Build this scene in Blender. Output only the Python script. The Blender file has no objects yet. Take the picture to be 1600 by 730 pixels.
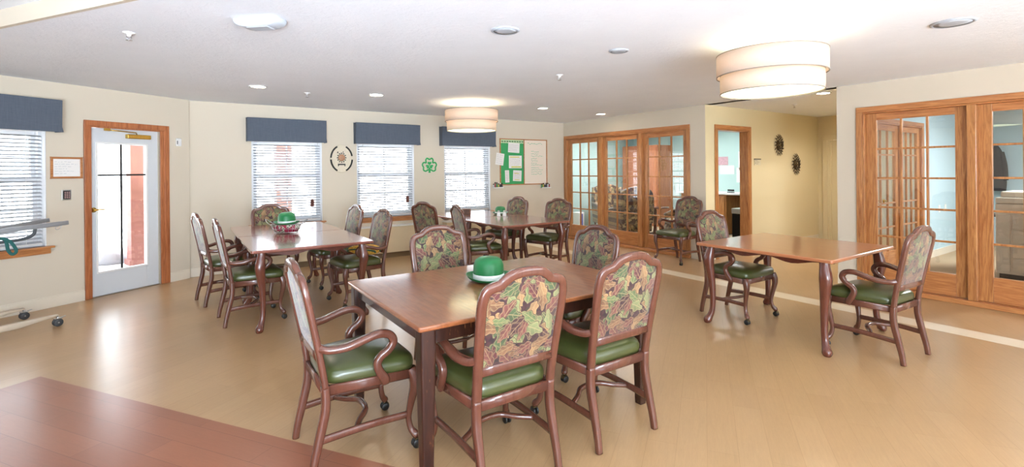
import bpy, math, random
from mathutils import Vector, Matrix
random.seed(7)
PI = math.pi
sc = bpy.context.scene
COL = sc.collection

# ---------------------------------------------------------------- camera, world, exposure
FPX, CY, YAW, ROLL, EYE = 762.9, 266.45, 0.5908, -0.00873, 1.48
cd = bpy.data.cameras.new('camera'); cam = bpy.data.objects.new('camera', cd); COL.objects.link(cam)
cd.sensor_fit = 'HORIZONTAL'; cd.sensor_width = 36.0; cd.lens = 36.0 * FPX / 1600.0
cd.shift_x = 0.0; cd.shift_y = -(365.0 - CY) / 1600.0; cd.clip_start = 0.05; cd.clip_end = 200
cam.matrix_world = (Matrix.Translation((0, 0, EYE)) @ Matrix.Rotation(-YAW, 4, 'Z') @
                    Matrix.Rotation(PI / 2, 4, 'X') @ Matrix.Rotation(ROLL, 4, 'Z'))
sc.camera = cam
sc.view_settings.view_transform = 'Standard'; sc.view_settings.look = 'None'
sc.view_settings.gamma = 1.0; sc.view_settings.use_curve_mapping = False
sc.view_settings.exposure = 0.90
W = bpy.data.worlds.new('overcast_sky'); sc.world = W; W.use_nodes = True
W.node_tree.nodes['Background'].inputs[0].default_value = (0.86, 0.93, 1.0, 1)
W.node_tree.nodes['Background'].inputs[1].default_value = 4.2

def R(d): return math.radians(d)
YB, XR, Y1, CEIL, HICEIL = 8.32, 6.958, 4.785, 2.514, 2.632
PHI, CL = 0.6041, 6.774
TV = Vector((math.cos(PHI), math.sin(PHI), 0)); NV = Vector((-math.sin(PHI), math.cos(PHI), 0))
FB = ((0, YB), 0.0); FL = ((CL * NV.x, CL * NV.y), PHI); FR = ((XR, 0), -PI / 2); FY = ((0, Y1), 0.0)

def fpos(fr, u, w=0.0, z=0.0):
    (ox, oy), a = fr
    return Vector((ox + u * math.cos(a) - w * math.sin(a), oy + u * math.sin(a) + w * math.cos(a), z))

def area(name, loc, rot, sx, sy, power, col=(1, 1, 1), portal=False, spread=PI):
    l = bpy.data.lights.new(name, 'AREA'); l.shape = 'RECTANGLE'; l.size = sx; l.size_y = sy
    l.energy = power; l.color = col; l.spread = spread
    if portal: l.cycles.is_portal = True
    o = bpy.data.objects.new(name, l); COL.objects.link(o); o.location = loc; o.rotation_euler = rot
    return o
# sky portals at the glazed openings
for k, (fr, u0, u1, z0, z1) in enumerate([(FB, .84, 1.86, .69, 1.98), (FB, 2.42, 3.45, .69, 1.98), (FB, 4.05, 5.06, .69, 1.98),
                                          (FL, 2.05, 3.13, .69, 1.98), (FL, 3.62, 4.19, .3, 1.86)]):
    p = fpos(fr, (u0 + u1) / 2, .22, (z0 + z1) / 2)
    area('portal', p, (PI / 2, 0, fr[1] + PI), u1 - u0, z1 - z0, 1, portal=True)
for x in (-3.6, -.6, 2.4, 5.2):  # portals for the added rear windows
    area('portal', (x, -3.2, 1.4), (PI / 2, 0, 0), 2.3, 1.9, 1, portal=True)

sl = bpy.data.lights.new('snow_fill_sun', 'SUN'); sl.energy = 14; sl.angle = R(4); sl.color = (1, .98, .95)  # added to brighten the snow, which bounces daylight up to the ceiling
so = bpy.data.objects.new('snow_fill_sun', sl); COL.objects.link(so); so.rotation_euler = (R(-28), 0, R(170)); so.rotation_euler = (R(15), 0, R(-8))
# added fill lights behind the camera, unseen, brightening ceiling and room
for loc, rx, rz, pw, sp in (((-1.3, -2.2, .7), 120, -16, 76, 76), ((1.8, -2.4, .7), 120, -24, 16, 76), ((-4.6, -1.2, .7), 122, -45, 8, 80), ((0, -2.6, 1.6), 100, -25, 95, 170)):
    area('fill_light', loc, (R(rx), 0, R(rz)), 1.2, 1.2, pw, (.70, .85, 1), spread=R(sp))
# ---------------------------------------------------------------- helpers
def tag(o, label=None, cat=None, group=None, kind=None):
    if label: o['label'] = label
    if cat: o['category'] = cat
    if group: o['group'] = group
    if kind: o['kind'] = kind
    return o

def empty(name, loc=(0, 0, 0), rz=0.0):
    o = bpy.data.objects.new(name, None); o.empty_display_size = .1; COL.objects.link(o)
    o.location = loc; o.rotation_euler = (0, 0, rz); return o

def thing(name, label, cat, loc=(0, 0, 0), rz=0.0, group=None):
    return tag(empty(name, loc, rz), label, cat, group)

def cr(pts, n=6, closed=False):
    """catmull-rom resample of tuples of any length"""
    P = [tuple(p) for p in pts]; m = len(P); out = []
    segs = m if closed else m - 1
    for i in range(segs):
        if closed: a, b, c, d = P[(i - 1) % m], P[i], P[(i + 1) % m], P[(i + 2) % m]
        else: a, b, c, d = P[max(i - 1, 0)], P[i], P[i + 1], P[min(i + 2, m - 1)]
        for k in range(n):
            t = k / n
            out.append(tuple(0.5 * (2 * b[j] + (c[j] - a[j]) * t + (2 * a[j] - 5 * b[j] + 4 * c[j] - d[j]) * t * t +
                                    (3 * b[j] - a[j] - 3 * c[j] + d[j]) * t ** 3) for j in range(len(b))))
    if not closed: out.append(P[-1])
    return out

class MB:
    def __init__(s): s.v = []; s.f = []; s.sm = []; s.mi = []; s.cur = 0
    def face(s, idx, smooth=False): s.f.append(tuple(idx)); s.sm.append(smooth); s.mi.append(s.cur)
    def box(s, x0, x1, y0, y1, z0, z1, M=None):
        x0, x1 = min(x0, x1), max(x0, x1); y0, y1 = min(y0, y1), max(y0, y1); z0, z1 = min(z0, z1), max(z0, z1)
        b = len(s.v)
        for p in [(x0, y0, z0), (x1, y0, z0), (x1, y1, z0), (x0, y1, z0), (x0, y0, z1), (x1, y0, z1), (x1, y1, z1), (x0, y1, z1)]:
            s.v.append(tuple(M @ Vector(p)) if M is not None else p)
        for q in [(3, 2, 1, 0), (4, 5, 6, 7), (0, 1, 5, 4), (1, 2, 6, 5), (2, 3, 7, 6), (3, 0, 4, 7)]:
            s.face([b + i for i in q])
        return s
    def prism(s, poly, z0, z1, axis='z', smooth=False):
        """poly list of (a,b); extruded along axis"""
        def mk(a, b, c): return {'z': (a, b, c), 'y': (a, c, b), 'x': (c, a, b)}[axis]
        n = len(poly); b0 = len(s.v)
        for a, b in poly: s.v.append(mk(a, b, z0))
        for a, b in poly: s.v.append(mk(a, b, z1))
        s.face([b0 + i for i in range(n)][::-1]); s.face([b0 + n + i for i in range(n)])
        for i in range(n):
            j = (i + 1) % n; s.face([b0 + i, b0 + j, b0 + n + j, b0 + n + i], smooth)
        return s
    def sweep(s, path, ref=(1, 0, 0), n=12, e=3.0, closed=False, smooth=True):
        """path: (x,y,z,a,b) half sizes a along ref, b across"""
        m = len(path); rings = []; ref = Vector(ref)
        P = [Vector(p[:3]) for p in path]
        for i in range(m):
            if closed: T = P[(i + 1) % m] - P[(i - 1) % m]
            else: T = P[min(i + 1, m - 1)] - P[max(i - 1, 0)]
            T.normalize(); U = ref - ref.dot(T) * T
            if U.length < 1e-4: U = Vector((0, 1, 0)) - T * T.y
            U.normalize(); V = T.cross(U); ring = []
            for k in range(n):
                th = 2 * PI * (k + .5) / n; c, q = math.cos(th), math.sin(th)
                cu = math.copysign(abs(c) ** (2 / e), c); su = math.copysign(abs(q) ** (2 / e), q)
                ring.append(len(s.v)); s.v.append(tuple(P[i] + U * cu * path[i][3] + V * su * path[i][4]))
            rings.append(ring)
        for i in range(m if closed else m - 1):
            A, B = rings[i], rings[(i + 1) % m]
            for k in range(n): s.face([A[k], A[(k + 1) % n], B[(k + 1) % n], B[k]], smooth)
        if not closed: s.face(rings[0][::-1]); s.face(rings[-1])
        return s
    def tube(s, p0, p1, r, r1=None, n=12):
        d = Vector(p1) - Vector(p0); ref = (0, 0, 1) if abs(d.normalized().z) < .9 else (1, 0, 0)
        return s.sweep([(*p0, r, r), (*p1, r1 if r1 is not None else r, r1 if r1 is not None else r)], ref, n, 2.0)
    def wire(s, pts, r, closed=False, n=6, ref=(0, 0.3, 1)):
        return s.sweep([(*p, r, r) for p in pts], ref, n, 2.0, closed)
    def lathe(s, prof, n=24, c=(0, 0, 0), sx=1, sy=1, M=None, zf=None):
        b0 = len(s.v)
        for r, z in prof:
            for k in range(n):
                a = 2 * PI * k / n; p = Vector((c[0] + r * sx * math.cos(a), c[1] + r * sy * math.sin(a), c[2] + z))
                if zf: p.z += zf(r, a)
                s.v.append(tuple(M @ p) if M is not None else tuple(p))
        for i in range(len(prof) - 1):
            for k in range(n):
                j = (k + 1) % n; s.face([b0 + i * n + k, b0 + i * n + j, b0 + (i + 1) * n + j, b0 + (i + 1) * n + k], True)
        if abs(prof[0][0] - prof[-1][0]) < 1e-6 and prof[0][0] > .002: return s
        if prof[0][0] > 1e-5: s.face([b0 + k for k in range(n)][::-1])
        if prof[-1][0] > 1e-5: s.face([b0 + (len(prof) - 1) * n + k for k in range(n)])
        return s
    def build(s, name, mat, parent=None, bevel=0.0, seg=2, label=None):
        me = bpy.data.meshes.new(name); me.from_pydata(s.v, [], s.f)
        me.polygons.foreach_set('use_smooth', s.sm); me.polygons.foreach_set('material_index', s.mi)
        for mm in (mat if isinstance(mat, (list, tuple)) else [mat]): me.materials.append(mm)
        me.validate(); me.update()
        import bmesh
        bm = bmesh.new(); bm.from_mesh(me); bmesh.ops.remove_doubles(bm, verts=bm.verts, dist=1e-6)
        bmesh.ops.recalc_face_normals(bm, faces=bm.faces); bm.to_mesh(me); bm.free()
        o = bpy.data.objects.new(name, me); COL.objects.link(o)
        if parent is not None: o.parent = parent
        if bevel:
            md = o.modifiers.new('bevel', 'BEVEL'); md.width = bevel; md.segments = seg; md.limit_method = 'ANGLE'
            md.angle_limit = R(50)
            md.harden_normals = False
        if label: o['label'] = label
        return o

def place(o, loc, rz=0.0): o.location = loc; o.rotation_euler = (0, 0, rz); return o

def copy_tree(o, parent=None):
    c = o.copy(); COL.objects.link(c)
    if parent is not None: c.parent = parent
    for ch in KIDS.get(o.name, []): copy_tree(ch, c)
    return c
KIDS = {}
def index_kids(root):
    for o in list(COL.objects):
        if o.parent is not None: KIDS.setdefault(o.parent.name, [])
    KIDS.clear()
    for o in COL.objects:
        if o.parent is not None: KIDS.setdefault(o.parent.name, []).append(o)

# ---------------------------------------------------------------- materials
def lin(c):
    return tuple(((v / 255) / 12.92 if v <= 10 else ((v / 255 + .055) / 1.055) ** 2.4) for v in c) + (1,)

class NT:
    def __init__(s, name):
        s.m = bpy.data.materials.new(name); s.m.use_nodes = True; s.t = s.m.node_tree; s.n = s.t.nodes
        s.b = s.n['Principled BSDF']; s.out = s.n['Material Output']
    def new(s, typ, **kw):
        nd = s.n.new(typ)
        for k, v in kw.items(): setattr(nd, k, v)
        return nd
    def link(s, a, b): s.t.links.new(a, b)
    def setin(s, nd, i, v):
        if isinstance(v, bpy.types.NodeSocket): s.link(v, nd.inputs[i])
        else: nd.inputs[i].default_value = v
    def math(s, op, a, b=None, c=None):
        nd = s.new('ShaderNodeMath', operation=op)
        s.setin(nd, 0, a)
        if b is not None: s.setin(nd, 1, b)
        if c is not None: s.setin(nd, 2, c)
        return nd.outputs[0]
    def mix(s, f, a, b):
        nd = s.new('ShaderNodeMix', data_type='RGBA'); s.setin(nd, 0, f); s.setin(nd, 6, a); s.setin(nd, 7, b)
        return nd.outputs[2]
    def coord(s, scale=(1, 1, 1), rot=(0, 0, 0), which='Object'):
        tc = s.new('ShaderNodeTexCoord'); mp = s.new('ShaderNodeMapping')
        mp.inputs['Scale'].default_value = scale; mp.inputs['Rotation'].default_value = rot
        s.link(tc.outputs[which], mp.inputs[0]); return mp.outputs[0]
    def noise(s, vec, scale=5, detail=3, rough=.5, dist=0.0):
        nd = s.new('ShaderNodeTexNoise'); s.link(vec, nd.inputs['Vector'])
        nd.inputs['Scale'].default_value = scale; nd.inputs['Detail'].default_value = detail
        nd.inputs['Roughness'].default_value = rough; nd.inputs['Distortion'].default_value = dist
        return nd.outputs[0]
    def ramp(s, f, stops, interp='LINEAR'):
        nd = s.new('ShaderNodeValToRGB'); s.link(f, nd.inputs[0]); cr_ = nd.color_ramp; cr_.interpolation = interp
        cr_.elements[0].position = stops[0][0]; cr_.elements[0].color = stops[0][1]
        cr_.elements[1].position = stops[-1][0]; cr_.elements[1].color = stops[-1][1]
        for p, c in stops[1:-1]:
            e = cr_.elements.new(p); e.color = c
        return nd.outputs[0]
    def bump(s, h, strength=.2, dist=.01):
        nd = s.new('ShaderNodeBump'); nd.inputs['Strength'].default_value = strength; nd.inputs['Distance'].default_value = dist
        s.link(h, nd.inputs['Height']); s.link(nd.outputs[0], s.b.inputs['Normal'])
    def base(s, c): s.setin(s.b, 'Base Color', c)
    def p(s, **kw):
        for k, v in kw.items(): s.b.inputs[k.replace('_', ' ')].default_value = v
        return s

def plain(name, c, rough=.5, metal=0.0, var=.06, scale=12, coat=0.0, bump=0.0):
    n = NT(name); v = n.coord(); f = n.noise(v, scale, 3)
    c = lin(c) if max(c) > 1 else tuple(c) + (1,)
    d = tuple(x * (1 - var * 2) for x in c[:3]) + (1,)
    n.base(n.mix(f, d, c)); n.p(Roughness=rough, Metallic=metal)
    if coat: n.p(Coat_Weight=coat, Coat_Roughness=.08)
    if bump: n.bump(n.noise(v, scale * 12, 4), bump, .004)
    return n.m

def wood(name, dark, light, rough=.3, scale=(1, 1, 1), grain=18, coat=0.0, dist=1.5, contrast=.5, bump=.05):
    n = NT(name); v = n.coord(scale=scale)
    w = n.noise(v, grain, 5, .6, dist); w2 = n.noise(v, grain * 4, 4, .6, .3)
    f = n.math('ADD', n.math('MULTIPLY', w, .75), n.math('MULTIPLY', w2, .25))
    lo, hi = .5 - contrast * .25, .5 + contrast * .25
    n.base(n.ramp(f, [(lo, lin(dark)), (hi, lin(light))])); n.p(Roughness=rough)
    if coat: n.p(Coat_Weight=coat, Coat_Roughness=.1)
    if bump: n.bump(f, bump, .002)
    return n.m

M = {}
M['wall'] = plain('cream_wall_paint', (214, 203, 184), .75, var=.012, scale=3, bump=.08)
M['wall_yellow'] = plain('yellow_wall_paint', (226, 212, 173), .75, var=.015, scale=3, bump=.08)
M['wall_teal'] = plain('teal_wall_paint', (168, 194, 190), .75, var=.015, scale=3)
M['wall_blue'] = plain('pale_blue_wall_paint', (186, 212, 222), .75, var=.015, scale=3)
M['base'] = plain('cream_gloss_paint', (228, 218, 200), .4, var=.02)
def ceiling_mat():
    n = NT('textured_ceiling_paint'); v = n.coord(scale=(1, 1, 1)); f = n.noise(v, 22, 6, .65, .6)
    n.base(n.mix(n.noise(v, 3, 3), lin((236, 241, 247)), lin((244, 248, 253)))); n.p(Roughness=.85)
    n.bump(f, .35, .02); return n.m
M['ceiling'] = ceiling_mat()
# red oak joinery: vertical and horizontal grain
M['oak'] = wood('oak_vertical_grain', (146, 86, 44), (204, 146, 88), .32, (1, 1, .07), 26, .25, 2.2, .6)
M['oak_h'] = wood('oak_horizontal_grain', (150, 90, 46), (206, 148, 90), .32, (1, .07, 1), 26, .25, 2.2, .6)
M['oak_x'] = wood('oak_window_trim', (158, 92, 48), (206, 144, 88), .35, (.07, 1, 1), 26, .2, 2.2, .6)
M['door_trim'] = wood('reddish_oak_trim', (150, 82, 46), (196, 124, 78), .35, (1, 1, .07), 26, .2, 2.2, .6)
M['chair_wood'] = wood('mahogany_chair_frame', (90, 51, 38), (106, 63, 48), .24, (1, 1, .25), 30, .55, 1.0, .9, .02)
M['table_wood'] = wood('mahogany_table_leg', (88, 44, 32), (106, 56, 41), .24, (1, 1, .25), 30, .5, 1.0, .9, .02)
def top_mat(name, c0, c1, rough, worn=False):
    n = NT(name); v = n.coord(scale=(1, .12, 1)); f = n.noise(v, 34, 5, .6, .8)
    col = n.ramp(f, [(.3, lin(c0)), (.7, lin(c1))])
    if worn:
        v2 = n.coord(); s = n.noise(v2, 7, 6, .7, 1.2); m = n.ramp(s, [(.56, (0, 0, 0, 1)), (.72, (1, 1, 1, 1))])
        s2 = n.noise(n.coord(scale=(1, 9, 1), rot=(0, 0, .6)), 60, 2, .5); m2 = n.ramp(s2, [(.70, (0, 0, 0, 1)), (.74, (1, 1, 1, 1))])
        mm = n.math('MULTIPLY', m, m2)
        col = n.mix(mm, col, lin((214, 176, 140)))
        n.link(n.math('ADD', n.math('MULTIPLY', s, .22), rough - .1), n.b.inputs['Roughness'])
    else: n.p(Roughness=rough)
    n.base(col); n.p(Coat_Weight=.9, Coat_Roughness=.11, Coat_IOR=1.5 if worn or c0[0] > 150 else 2.0); n.bump(f, .02, .001); return n.m
M['top_red'] = top_mat('reddish_laminate_tabletop', (132, 72, 56), (142, 82, 64), .26)
M['top_tan'] = top_mat('tan_laminate_tabletop', (166, 102, 66), (178, 114, 76), .34)
M['top_worn'] = top_mat('worn_stained_tabletop', (124, 68, 36), (154, 92, 52), .34, True)
def worn_leg():
    n = NT('worn_dark_stained_wood'); v = n.coord(scale=(1, 1, .15)); f = n.noise(v, 40, 5, .6, 1)
    col = n.ramp(f, [(.3, lin((36, 18, 12))), (.7, lin((62, 32, 20)))])
    s3 = n.ramp(n.noise(n.coord(scale=(3, 3, .5)), 30, 3, .6), [(.66, (0, 0, 0, 1)), (.74, (1, 1, 1, 1))])
    n.base(n.mix(n.math('MULTIPLY', s3, .6), col, lin((176, 118, 72)))); n.p(Roughness=.3, Coat_Weight=.3, Coat_Roughness=.2); return n.m
M['worn_leg'] = worn_leg()
def vinyl():
    n = NT('green_vinyl'); v = n.coord(); f = n.noise(v, 4, 3)
    n.base(n.mix(f, lin((58, 64, 31)), lin((80, 86, 43)))); n.p(Roughness=.3, Coat_Weight=.35, Coat_Roughness=.2)
    n.bump(n.noise(v, 260, 3), .05, .002); return n.m
M['vinyl'] = vinyl()

def floral(name='floral_tapestry', pal=None, scale=10.5, shine=.6):
    n = NT(name)
    tc = n.new('ShaderNodeTexCoord'); sx = n.new('ShaderNodeSeparateXYZ'); n.link(tc.outputs['Object'], sx.inputs[0])
    cx = n.new('ShaderNodeCombineXYZ'); n.link(sx.outputs[0], cx.inputs[0]); n.link(sx.outputs[2], cx.inputs[1])
    # small warp
    nz = n.new('ShaderNodeTexNoise'); n.link(cx.outputs[0], nz.inputs['Vector']); nz.inputs['Scale'].default_value = 9
    sub = n.new('ShaderNodeVectorMath', operation='SUBTRACT'); n.link(nz.outputs['Color'], sub.inputs[0]); sub.inputs[1].default_value = (.5, .5, .5)
    scv = n.new('ShaderNodeVectorMath', operation='SCALE'); n.link(sub.outputs[0], scv.inputs[0]); scv.inputs['Scale'].default_value = .02
    add = n.new('ShaderNodeVectorMath', operation='ADD'); n.link(cx.outputs[0], add.inputs[0]); n.link(scv.outputs[0], add.inputs[1])
    P = add.outputs[0]
    greens = [(98, 112, 66), (66, 84, 48), (122, 128, 82)]; tans = [(150, 114, 74), (122, 84, 54)]; reds = [(86, 32, 36), (106, 56, 48), (62, 22, 28)]
    pal = pal or [greens[0], tans[0], reds[0], greens[1], reds[1], greens[2], tans[1], reds[2]]
    def layer(off, S, L, Wd, seedmix):
        o = n.new('ShaderNodeVectorMath', operation='ADD'); n.link(P, o.inputs[0]); o.inputs[1].default_value = (off, off * .7, 0)
        vo = n.new('ShaderNodeTexVoronoi', voronoi_dimensions='2D', feature='F1'); n.link(o.outputs[0], vo.inputs['Vector']); vo.inputs['Scale'].default_value = S
        d = n.new('ShaderNodeVectorMath', operation='SUBTRACT'); n.link(o.outputs[0], d.inputs[0]); n.link(vo.outputs['Position'], d.inputs[1])
        sc_ = n.new('ShaderNodeSeparateColor'); n.link(vo.outputs['Color'], sc_.inputs[0])
        rt = n.new('ShaderNodeVectorRotate', rotation_type='Z_AXIS'); n.link(d.outputs[0], rt.inputs['Vector'])
        n.link(n.math('MULTIPLY', sc_.outputs[0], 6.283), rt.inputs['Angle'])
        q = n.new('ShaderNodeSeparateXYZ'); n.link(rt.outputs[0], q.inputs[0])
        u = n.math('DIVIDE', q.outputs[0], L); w = n.math('DIVIDE', q.outputs[1], Wd)
        u2 = n.math('MULTIPLY', u, u); lim = n.math('SUBTRACT', 1.0, u2)
        ser = n.math('MULTIPLY', n.math('SINE', n.math('MULTIPLY', u, 9)), .16)
        aw = n.math('ABSOLUTE', w); e = n.math('SUBTRACT', n.math('ADD', lim, ser), aw)       # >0 inside
        mask = n.math('GREATER_THAN', e, 0.0)
        edge = n.math('MULTIPLY', n.math('LESS_THAN', e, .10), mask)
        rim = n.math('MULTIPLY', n.math('LESS_THAN', e, .26), mask)
        vein = n.math('LESS_THAN', aw, .07)
        sv = n.math('MULTIPLY', n.math('GREATER_THAN', n.math('SINE', n.math('ADD', n.math('MULTIPLY', u, 13), n.math('MULTIPLY', aw, -7))), .8), .5)
        col = n.ramp(sc_.outputs[1], [(i / len(pal), lin(c)) for i, c in enumerate(pal)], 'CONSTANT')
        shade = n.math('ADD', .62, n.math('MULTIPLY', .55, n.math('ADD', .5, n.math('MULTIPLY', w, .5))))
        dk = n.new('ShaderNodeVectorMath', operation='SCALE'); n.link(col, dk.inputs[0]); n.link(shade, dk.inputs['Scale'])
        c1 = n.mix(n.math('MULTIPLY', n.math('MAXIMUM', n.math('MAXIMUM', vein, sv), n.math('MULTIPLY', rim, .7)), .5), dk.outputs[0], lin((170, 146, 102)))
        c2 = n.mix(n.math('MULTIPLY', edge, .9), c1, lin((46, 24, 26)))
        return mask, c2
    bgn = n.ramp(n.noise(P, 26, 3), [(.40, lin((30, 14, 18))), (.52, lin((64, 24, 30))), (.66, lin((56, 46, 28)))])
    m1, c1 = layer(3.1, scale * 1.25, .058, .030, 0); m2, c2 = layer(7.7, scale, .062, .030, 1); m3, c3 = layer(1.3, scale * .9, .060, .026, 2); m4, c4 = layer(5.9, scale * .72, .064, .036, 3)
    col = n.mix(m1, bgn, c1); col = n.mix(m2, col, c2); col = n.mix(m4, col, c4); col = n.mix(m3, col, c3)
    n.base(col); n.p(Roughness=shine); n.b.inputs['Sheen Weight'].default_value = .4
    n.bump(n.noise(P, 500, 2), .12, .002); return n.m
M['floral'] = floral()
M['floral_gold'] = floral('gold_floral_upholstery', [(150, 128, 84), (176, 150, 98), (120, 84, 58), (110, 106, 66), (160, 120, 84), (190, 170, 122), (98, 70, 52), (140, 110, 70)], 7, .7)
M['castor_black'] = plain('black_castor_rubber', (24, 24, 24), .35)
M['brass_dark'] = plain('antique_brass', (92, 78, 52), .3, .9)
M['brass'] = plain('polished_brass', (214, 176, 88), .25, .9)
M['chrome'] = plain('brushed_steel', (190, 190, 190), .28, .9)
M['white'] = plain('white_plastic', (236, 236, 234), .4, var=.02)
M['white_dull'] = plain('matt_off_white_plastic', (184, 190, 197), .7, var=.02)
M['white_frame'] = plain('white_window_vinyl', (232, 234, 236), .35, var=.02)
M['steel_door'] = plain('pale_grey_painted_door', (214, 218, 222), .42, var=.015)
M['black'] = plain('black_plastic', (10, 10, 11), .6)
M['dark_grey'] = plain('dark_grey_plastic', (64, 66, 68), .5)
M['muntin_dark'] = plain('dark_bronze_muntin', (40, 36, 36), .5)
M['paper'] = plain('white_paper', (238, 236, 232), .8, var=.01)
M['green_hat'] = plain('green_felt', (24, 122, 66), .45, var=.08, scale=60, coat=.15)
M['green_paper'] = plain('green_backing_paper', (62, 168, 100), .7)
M['green_foil'] = plain('shiny_green_shamrock', (28, 168, 88), .35)
M['ribbon'] = plain('silver_white_ribbon', (226, 228, 224), .35)
M['snow'] = plain('snowy_patio', (238, 240, 242), .8, var=.02)
M['red_post'] = plain('red_painted_post', (140, 92, 84), .7, var=.1, scale=6)
M['beige_metal'] = plain('beige_powder_coat', (206, 190, 168), .4)
M['grey_metal'] = plain('grey_painted_metal', (150, 152, 154), .4)
M['grey_dark_metal'] = plain('charcoal_padded_bar', (70, 76, 80), .5)
M['ptac'] = plain('beige_heater_enclosure', (222, 202, 168), .5, var=.02)
def valance_mat():
    n = NT('slate_blue_woven_fabric'); v = n.coord(scale=(1, 1, .06)); f = n.noise(v, 120, 3, .6); g = n.noise(n.coord(scale=(.06, 1, 1)), 160, 3, .6)
    n.base(n.mix(n.math('MULTIPLY', n.math('ADD', f, g), .5), lin((62, 70, 82)), lin((104, 113, 126)))); n.p(Roughness=.85)
    n.bump(f, .15, .002); return n.m
M['valance'] = valance_mat()
def translucent(name, c, f=.5, rough=.6):
    n = NT(name); v = n.coord(); cc = n.mix(n.noise(v, 80, 2), lin(tuple(int(x * .97) for x in c)), lin(c))
    d = n.new('ShaderNodeBsdfDiffuse'); t = n.new('ShaderNodeBsdfTranslucent'); mx = n.new('ShaderNodeMixShader')
    n.link(cc, d.inputs[0]); n.link(cc, t.inputs[0]); mx.inputs[0].default_value = f
    n.link(d.outputs[0], mx.inputs[1]); n.link(t.outputs[0], mx.inputs[2]); n.link(mx.outputs[0], n.out.inputs[0]); return n.m
M['shade'] = translucent('cream_lampshade_fabric', (232, 216, 202), .35)
M['slat'] = translucent('white_blind_slat', (182, 185, 190), .06)
M['liner'] = plain('clear_liner', (214, 210, 202), .3)
def glass(name):
    n = NT(name); tr = n.new('ShaderNodeBsdfTransparent'); gl = n.new('ShaderNodeBsdfGlossy'); gl.inputs['Roughness'].default_value = 0.0
    g = n.new('ShaderNodeNewGeometry'); d = n.new('ShaderNodeVectorMath', operation='DOT_PRODUCT'); n.link(g.outputs['Normal'], d.inputs[0]); n.link(g.outputs['Incoming'], d.inputs[1])
    c = n.math('SUBTRACT', 1.0, n.math('ABSOLUTE', d.outputs['Value'])); f = n.math('ADD', .075, n.math('MULTIPLY', .9, n.math('POWER', c, 4.5)))
    v = n.noise(n.coord(), 2, 1); tr.inputs[0].default_value = (.985, .99, .99, 1); mx = n.new('ShaderNodeMixShader')
    n.link(n.math('ADD', f, n.math('MULTIPLY', v, .01)), mx.inputs[0])
    n.link(tr.outputs[0], mx.inputs[1]); n.link(gl.outputs[0], mx.inputs[2]); n.link(mx.outputs[0], n.out.inputs[0]); return n.m
M['glass'] = glass('clear_glass')
def emit(name, c, s):
    n = NT(name); v = n.noise(n.coord(), 3, 1); n.base(lin(c)); n.p(Emission_Strength=s)
    n.setin(n.b, 'Emission Color', n.mix(v, lin(c), tuple(min(1, x * 1.02) for x in lin(c)[:3]) + (1,))); return n.m
M['lamp_on'] = emit('lit_lamp_lens', (255, 250, 240), 6.0)
M['diffuser'] = emit('lit_lamp_diffuser', (250, 250, 232), .40)
M['tube_on'] = emit('lit_fluorescent_lens', (250, 252, 255), 3.0)

def floor_mat():
    n = NT('vinyl_plank_floor'); tc = n.new('ShaderNodeTexCoord')
    rt = n.new('ShaderNodeVectorRotate', rotation_type='Z_AXIS'); n.link(tc.outputs['Object'], rt.inputs['Vector']); rt.inputs['Angle'].default_value = -PHI
    v = rt.outputs[0]; sp = n.new('ShaderNodeSeparateXYZ'); n.link(v, sp.inputs[0])
    raw = n.new('ShaderNodeSeparateXYZ'); n.link(tc.outputs['Object'], raw.inputs[0])
    def planks(vec, off, a, b, seam, rotated):
        vv = vec
        if rotated:
            r2 = n.new('ShaderNodeVectorRotate', rotation_type='Z_AXIS'); n.link(vec, r2.inputs['Vector']); r2.inputs['Angle'].default_value = PI / 2; vv = r2.outputs[0]
        br = n.new('ShaderNodeTexBrick'); n.link(vv, br.inputs['Vector'])
        br.offset = .37; br.inputs['Scale'].default_value = 1.0
        br.inputs['Brick Width'].default_value = .92; br.inputs['Row Height'].default_value = .152; br.inputs['Mortar Size'].default_value = .0011
        br.inputs['Mortar Smooth'].default_value = 0
        br.inputs['Color1'].default_value = lin(a); br.inputs['Color2'].default_value = lin(b); br.inputs['Mortar'].default_value = lin(seam)
        mp = n.new('ShaderNodeMapping'); n.link(vv, mp.inputs[0]); mp.inputs['Scale'].default_value = (1.6, 22, 1)
        g = n.noise(mp.outputs[0], 3.2, 6, .65, .6)
        blot = n.noise(vv, 1.7, 4, .6)
        g2 = n.math('ADD', n.math('MULTIPLY', g, .6), n.math('MULTIPLY', blot, .4))
        fine = n.noise(mp.outputs[0], 14, 4, .7, .3)
        k = n.math('ADD', .66, n.math('ADD', n.math('MULTIPLY', g2, .42), n.math('MULTIPLY', fine, .26)))
        s = n.new('ShaderNodeVectorMath', operation='SCALE'); n.link(br.outputs['Color'], s.inputs[0]); n.link(k, s.inputs['Scale'])
        return s.outputs[0], br.outputs['Fac']
    c1, s1 = planks(v, 0, (178, 144, 104), (173, 139, 99), (160, 127, 88), False)
    c2, s2 = planks(v, 0, (150, 92, 64), (141, 84, 58), (104, 58, 40), True)
    inset = n.math('MULTIPLY', n.math('LESS_THAN', sp.outputs[0], 2.055), n.math('LESS_THAN', sp.outputs[1], 4.54))
    stripe = n.math('MULTIPLY', n.math('GREATER_THAN', raw.outputs[0], 5.64), n.math('LESS_THAN', raw.outputs[0], 5.885))
    edge = n.math('LESS_THAN', n.math('ABSOLUTE', n.math('SUBTRACT', sp.outputs[0], 2.055)), .006)
    col = n.mix(inset, c1, c2); col = n.mix(n.math('MULTIPLY', stripe, .85), col, lin((226, 212, 188)))
    n.base(col)
    rg = n.noise(tc.outputs['Object'], 4, 5, .6)
    n.p(Roughness=.28)
    n.p(Specular_IOR_Level=.6)
    n.bump(n.noise(tc.outputs['Object'], 7, 3), .03, .01)
    return n.m
M['floor'] = floor_mat()
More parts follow.
